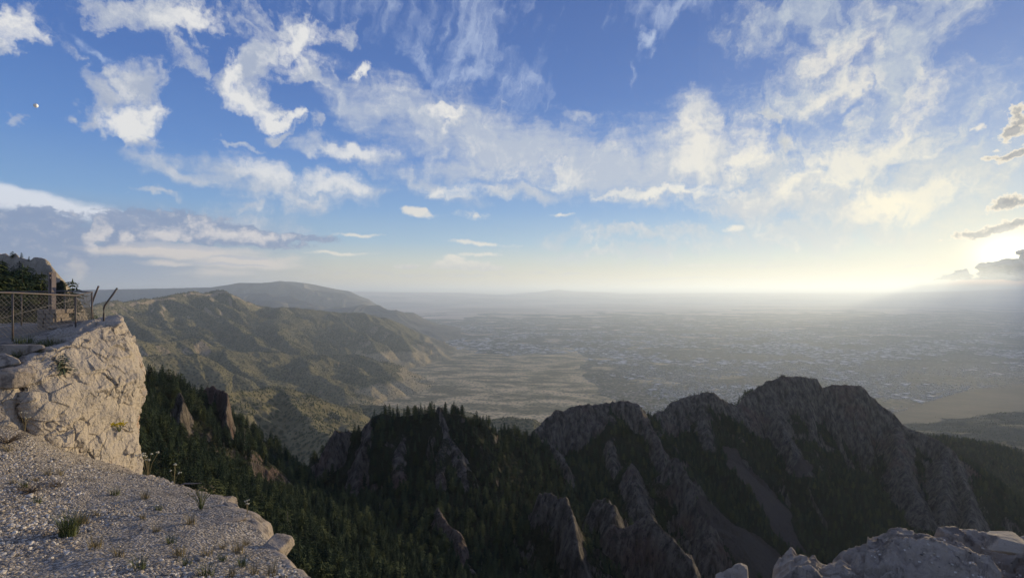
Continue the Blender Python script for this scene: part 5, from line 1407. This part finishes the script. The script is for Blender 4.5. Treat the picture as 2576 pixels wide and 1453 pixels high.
# ---- right-hand rock ledge
SIL = [(1700, 1500), (1780, 1462), (1800, 1443), (1835, 1424), (1862, 1417), (1890, 1427), (1905, 1458), (1915, 1462), (1935, 1430), (1960, 1395), (1985, 1379), (2010, 1373), (2050, 1375), (2066, 1386), (2090, 1378), (2110, 1370), (2150, 1362), (2210, 1359), (2240, 1336), (2290, 1325), (2330, 1319), (2400, 1322), (2450, 1328), (2490, 1326), (2520, 1337), (2575, 1335), (2700, 1330), (3100, 1345)]
def rledge(name, t0, t1, ds, label, seed, n=420, m_=360, dn=1.7, cat='rock'):
    t = np.linspace(t0, t1, n); d = np.concatenate([np.linspace(dn, ds + .7, m_)])
    T, D = np.meshgrid(t, d); X, Y = T * D, D
    zs = np.interp((T * F + 512) / S, [p[0] for p in SIL], [-(p[1] - 735) * S / F for p in SIL]) * ds
    lump = .085 * fbm2(X * 1.7, Y * 1.7, 4, seed, ridged=True) + .030 * fbm2(X * 6, Y * 6, 5, seed + 5) + .010 * fbm2(X * 24, Y * 24, 3, seed + 8)
    back = np.maximum(D - ds, 0) + .03 * fbm2(X * 5, Y * 5, 3, seed + 4)
    Z = zs + lump * ss(np.abs(D - ds), 0, .25) + .012 * fbm2(X * 14, Y * 14, 4, seed + 9) - 5.5 * np.maximum(back, 0) - .10 * (ds - D) * (D < ds)
    Z = Z + .06 * facets(X, Y, 0 * X + seed, 2.3, seed) + .028 * facets(X, Y, 0 * X + seed, 6.5, seed + 20) + .012 * facets(X, Y, 0 * X, 19.0, seed + 30)
    hollow = ss(fbm2(X * 1.2, Y * 1.2, 3, seed + 2), .02, .2)
    side = np.maximum(ss(T, t0 + .022, t0), ss(T, t1 - .022, t1)) * (t1 < 1.2) if t1 < 1.2 else ss(T, t0 + .03, t0)
    Z = Z - 1.4 * side
    return tag(link(name, mesh_data(name, np.stack([X, Y, Z], -1), grid_faces(*X.shape), [M_GREY], True)), label, cat), X, Y, Z
tt = lambda ox: (ox * S - 512) / F
o_, RX, RY, RZ = rledge('rock_ledge', tt(1908), tt(3000), 3.5, 'broad rough grey limestone outcrop filling the lower right corner', 601)
rledge('boulder', tt(1772), tt(1907), 3.3, 'low rounded grey boulder left of the lower right outcrop', 641, n=160)
boulder('boulder', (W(2530, 1353, 3.15)[0], 3.15, W(2530, 1352, 3.15)[2] - .02), (.15, .11, .055), 31, M_GREY, 'small angular grey stone lying on the lower right outcrop', rz=.5)
g_ = np.random.default_rng(71)
ix_ = g_.integers(0, RX.size, 5200)
hol = fbm2(RX.ravel()[ix_] * 1.4, RY.ravel()[ix_] * 1.4, 3, 603)
ix_ = ix_[(hol > .08) & (RY.ravel()[ix_] < 3.35)]
instancer('gravel', np.stack([RX.ravel()[ix_], RY.ravel()[ix_], RZ.ravel()[ix_]], -1), .003 + .008 * g_.random(len(ix_)) ** 2, g_.uniform(0, 6.28, len(ix_)), g_.integers(0, 6, len(ix_)), PP, 'fine gravel caught in the hollows of the right outcrop', 'gravel', g_.uniform(-.4, .4, len(ix_)))
# ---- plants
def tuft(seed, n=70, h=.22, spread=.09, lean=.5, w=.0028):
    r = random.Random(seed); v, f = [], []
    for i in range(n):
        a = r.uniform(0, 6.283); rr = spread * math.sqrt(r.random()) * .5
        x, y = math.cos(a) * rr, math.sin(a) * rr
        hh = h * r.uniform(.45, 1.1); ln = lean * r.uniform(.1, 1) * hh; a2 = a + r.uniform(-.6, .6)
        px, py = -math.sin(a2) * w, math.cos(a2) * w
        b = len(v)
        for k in range(4):
            q = k / 3; bx_, by_ = x + math.cos(a2) * ln * q * q, y + math.sin(a2) * ln * q * q
            ww = 1 - q * .95
            v += [(bx_ - px * ww, by_ - py * ww, hh * q * (1 - .12 * q)), (bx_ + px * ww, by_ + py * ww, hh * q * (1 - .12 * q))]
        f += [(b + 2 * k, b + 2 * k + 1, b + 2 * k + 3, b + 2 * k + 2) for k in range(3)]
    return mesh_data('tuft', v, np.array(f), [])
def put(name, me, mat, p, s, rz, label, cat, group=None):
    o = link(name, me, None, p); o.scale = (s,) * 3; o.rotation_euler = (0, 0, rz)
    if not me.materials: me.materials.append(mat)
    return tag(o, label, cat, group)
put('grass_tuft', tuft(1, 260, .30, .16, .75, .0032), M_GRASS, on_ledge(172, 1325, 5.45), 1.0, 0, 'largest bushy green grass tuft on the gravel at lower left', 'grass tuft')
put('grass_tuft', tuft(2, 130, .17, .14, .8, .003), M_STRAW, on_ledge(205, 1300, 5.9), 1.0, 1, 'pale dry grass tuft just right of the big green one', 'grass tuft')
tm = [tuft(10 + k, 60, .16, .12, .9) for k in range(3)]; sm_ = [tuft(20 + k, 60, .15, .12, 1.0) for k in range(3)]
rt = random.Random(9)
spots = [(95, 1275), (245, 1290), (360, 1285), (290, 1215), (365, 1225), (90, 1215), (60, 1245), (240, 1380), (395, 1320), (430, 1360), (480, 1300), (520, 1390), (560, 1400), (600, 1370), (300, 1410), (470, 1420), (640, 1430), (580, 1440), (350, 1440), (120, 1190), (620, 1335), (520, 1440), (450, 1400), (680, 1440), (400, 1260), (30, 1240), (560, 1360), (610, 1410), (150, 1175), (20, 1160)]
for k, (a, b) in enumerate(spots):
    dd = np.interp(b, [1075, 1190, 1250, 1320, 1453], [8.8, 7.6, 6.8, 5.7, 4.35])
    if k % 3:
        put('grass_tuft', sm_[k % 3], M_STRAW, on_ledge(a, b, dd), rt.uniform(.6, 1.2), rt.uniform(0, 6), 'thin straw-coloured grass tuft scattered on the gravel ledge', 'grass tuft', 'dry grass tufts on the gravel ledge')
    else:
        put('grass_tuft', tm[k % 3], M_GRASS, on_ledge(a, b, dd), rt.uniform(.6, 1.0), rt.uniform(0, 6), 'small green grass tuft scattered on the gravel ledge', 'grass tuft', 'green grass tufts on the gravel ledge')
tspots = [(100, 880), (120, 872), (85, 893), (140, 868), (60, 900), (110, 895), (70, 880), (205, 850), (215, 842), (190, 858), (130, 862), (40, 905), (50, 890), (150, 860), (95, 905)]
for k, (a, b) in enumerate(tspots):
    dd = np.interp(b, [840, 862, 880, 905], [10.75, 10.2, 9.9, 9.3])
    put('grass_tuft', (tm if k % 2 else sm_)[k % 3], M_GRASS, on_terr(a, b, dd), rt.uniform(1.0, 1.6), rt.uniform(0, 6), 'scrubby grass tuft along the terrace rim below the railing', 'grass tuft', 'grass tufts on the terrace rim')
def flower(seed, n, h, mat_h, hr, spread=.10, leaf=M_GRASS):
    r = random.Random(seed); st, hd = MB(), MB()
    for i in range(n):
        a = r.uniform(0, 6.28); L = spread * r.uniform(.2, 1); hh = h * r.uniform(.6, 1)
        tp = (math.cos(a) * L, math.sin(a) * L, hh)
        st.tube([(math.cos(a) * L * .1, math.sin(a) * L * .1, 0), (tp[0] * .4, tp[1] * .4, hh * .55), tp], .0022, 4, cap=False)
        for q in range(5):
            c = (tp[0] + r.uniform(-1, 1) * hr, tp[1] + r.uniform(-1, 1) * hr, tp[2] + r.uniform(-.4, .6) * hr)
            hd.box(c, (hr * .5, hr * .5, hr * .35), r.uniform(0, 3), .6)
    return st, hd
def flower_plant(p, st, hd, mat_h, s, label, cat='flowering plant', group=None, leafmat=M_STRAW):
    root = bpy.data.objects.new('flower_plant', None); COL.objects.link(root); root.location = p
    root.scale = (s,) * 3
    tag(root, label, cat, group)
    st.build('stems', leafmat, root); hd.build('flower_heads', mat_h, root)
    return root
a, b = flower(1, 9, .34, M_WHT, .016, .14); flower_plant(on_ledge(372, 1205, 9.3), a, b, M_WHT, 1.3, 'pale flower stalks rising over the ledge rim near the cliff foot')
a, b = flower(2, 4, .28, M_WHT, .014, .10); flower_plant(on_ledge(438, 1225, 8.6), a, b, M_WHT, 1.2, 'two thin pale flower stalks midway along the ledge rim')
a, b = flower(3, 26, .26, M_YEL, .010, .14); flower_plant(on_ledge(505, 1285, 6.8), a, b, M_STRAW, 1.15, 'bushy green weed with yellowish tips near the ledge rim', leafmat=M_GRASS)
a, b = flower(4, 4, .22, M_WHT, .012, .05); flower_plant(on_ledge(622, 1296, 6.6), a, b, M_WHT, 1.0, 'single cream flower stalk on the rim above the notch')
a, b = flower(5, 5, .30, M_WHT, .013, .06); flower_plant(on_ledge(62, 1080, 8.75), a, b, M_WHT, 1.2, 'pale flower stalk at the foot of the dark crack in the cliff')
a, b = flower(7, 30, .17, M_YEL, .014, .12); fp = flower_plant(W(300, 1084, 9.95), a, b, M_YEL, 1.1, 'bright yellow flowers growing from the sunlit cliff face', leafmat=M_GRASS)
# leafy shrub in a crack of the cliff, twiggy dead brush at the left edge
cv, cf = conifer(44, rad=.55, whorls=9, nb=8, bare=0, round_=1.0)
sh_ = link('shrub', mesh_data('shrub', cv, cf, [M_BLUEGR]), None, W(157, 934, 9.55)); sh_.scale = (.40, .40, .34)
tag(sh_, 'small green shrub rooted in a crack near the top of the cliff', 'shrub')
def brush(seed, n=60, h=.4):
    r = random.Random(seed); m = MB()
    for i in range(n):
        a = r.uniform(0, 6.28); e = r.uniform(.05, .9); L = h * r.uniform(.4, 1)
        p1 = (math.cos(a) * L * .5 * math.cos(e), math.sin(a) * L * .5 * math.cos(e), L * .5 * math.sin(e))
        p2 = (p1[0] + math.cos(a + r.uniform(-.6, .6)) * L * .5, p1[1] + math.sin(a + r.uniform(-.6, .6)) * L * .5, p1[2] + r.uniform(-.05, .15) * L)
        m.tube([(0, 0, 0), p1, p2], [.004, .003, .001], 3, cap=False)
    return m
for (a, b, d_, s, lab) in [(18, 1130, 8.1, 1.0, 'tangle of dead brown twigs at the left edge of the gravel'), (75, 1245, 6.7, .8, 'dry brown brush on the gravel behind the big grass tuft'), (140, 1225, 7.2, .6, 'wiry dead stems in the middle of the gravel')]:
    o = brush(int(a), 70, .42).build('dry_brush', M_TWIG, None); o.location = on_ledge(a, b, d_); o.scale = (s,) * 3
    tag(o, lab, 'dry brush')
m = MB(); m.tube([(0, 0, 0), (.10, .02, .03), (.26, .05, .02), (.36, .02, .04)], [.010, .012, .009, .004], 6)
o = m.build('bleached_stick', M_DEAD, None, True); q = on_ledge(448, 1232, 8.2); o.location = (q[0], q[1], q[2] + .03)
tag(o, 'bleached white stick lying along the ledge rim', 'stick')
m = MB(); m.tube([(0, 0, 0), (.05, .02, .10), (.13, .04, .14), (.25, .05, .13)], [.012, .012, .010, .004], 6)
o = m.build('bleached_stick', M_DEAD, None, True); q = on_terr(78, 902, 9.3); o.location = (q[0], q[1], q[2]); tag(o, 'forked grey stick lying on the terrace rim below the railing', 'stick')
# ------------------------------------------------------------------ buildings of the city
M_WALL = [material('pale_roof_and_wall', lambda nt: (nt.mix(V(nt, nt.node('ShaderNodeObjectInfo').outputs['Random']), (0.45, 0.42, 0.38), (0.80, 0.78, 0.74)), None), .6, .4),
          material('house_walls_and_roofs', lambda nt: (nt.mix(nt.noise(nt.pos(), .013, 0, .5), (0.14, 0.11, 0.09), (0.85, 0.82, 0.78)), None), .7, .3)]
g_ = np.random.default_rng(55)
n_ = 60000
bd_ = np.exp(g_.uniform(math.log(5600), math.log(30000), n_)); bt = g_.uniform(-.25, 1.05, n_)
bx_, by_ = bt * bd_, bd_; bz_ = plain_z(bx_, by_)
bo, bp_ = (bt * F + 512) / S, 735 - bz_ / bd_ * F / S
ci_ = poly(bo, bp_, CITY)
kp = ci_ & (g_.random(n_) < np.clip(.45 + 2.2 * fbm2(bx_ / 1400, by_ / 1400, 3, 801), 0.03, .9))
bx_, by_, bz_ = bx_[kp], by_[kp], bz_[kp]
n_ = len(bx_)
bigb = g_.random(n_) < np.where(by_ > 11000, .22, .03)
hx = np.where(bigb, g_.uniform(30, 110, n_), g_.uniform(7, 13, n_)); hy = np.where(bigb, g_.uniform(25, 65, n_), g_.uniform(6, 10, n_)); hh = np.where(bigb, g_.uniform(6, 12, n_), g_.uniform(3.5, 6, n_))
ang = .35 + (g_.random(n_) < .5) * math.pi / 2
vis_ = np.ones(n_, bool)
ordb = np.argsort(-(hx / by_))
def bmesh_arrays(x, y, z, hx, hy, hh, a):
    """flat block with a raised hipped roof"""
    ca, sa = np.cos(a), np.sin(a)
    out = []
    for sx, sy, zz, k in [(-1, -1, 0, 1), (1, -1, 0, 1), (1, 1, 0, 1), (-1, 1, 0, 1), (-1, -1, 1, 1), (1, -1, 1, 1), (1, 1, 1, 1), (-1, 1, 1, 1), (-.55, -.1, 1.35, 1), (.55, -.1, 1.35, 1), (.55, .1, 1.35, 1), (-.55, .1, 1.35, 1)]:
        px, py = sx * hx, sy * hy
        out.append(np.stack([x + px * ca - py * sa, y + px * sa + py * ca, z + zz * hh - .5], -1))
    return np.stack(out, 1)
BF = np.array([(0, 1, 5, 4), (1, 2, 6, 5), (2, 3, 7, 6), (3, 0, 4, 7), (4, 5, 9, 8), (5, 6, 10, 9), (6, 7, 11, 10), (7, 4, 8, 11), (8, 9, 10, 11)])
top = ordb[:300]; oth = ordb[300:]
vb = bmesh_arrays(bx_[oth], by_[oth], bz_[oth], hx[oth], hy[oth], hh[oth], ang[oth]).reshape(-1, 3)
fb = (BF[None] + 12 * np.arange(len(oth))[:, None, None]).reshape(-1, 4)
tag(link('city_buildings', mesh_data('city_buildings', vb, fb, [M_WALL[1]])), 'countless small houses and roofs of the city on the plain', 'buildings', kind='stuff')
um = [mesh_data('warehouse', bmesh_arrays(np.zeros(1), np.zeros(1), np.zeros(1), np.array([1.0]), np.array([a_]), np.array([.12]), np.zeros(1)).reshape(-1, 3), BF, [M_WALL[0]]) for a_ in (.35, .6, .85)]
for k, i in enumerate(top):
    o = bpy.data.objects.new('city_building', um[k % 3]); COL.objects.link(o)
    o.location = (bx_[i], by_[i], bz_[i]); o.scale = (hx[i],) * 3; o.rotation_euler = (0, 0, ang[i])
    tag(o, 'large flat pale-roofed building in the distant city', 'building', 'large pale buildings in the city')
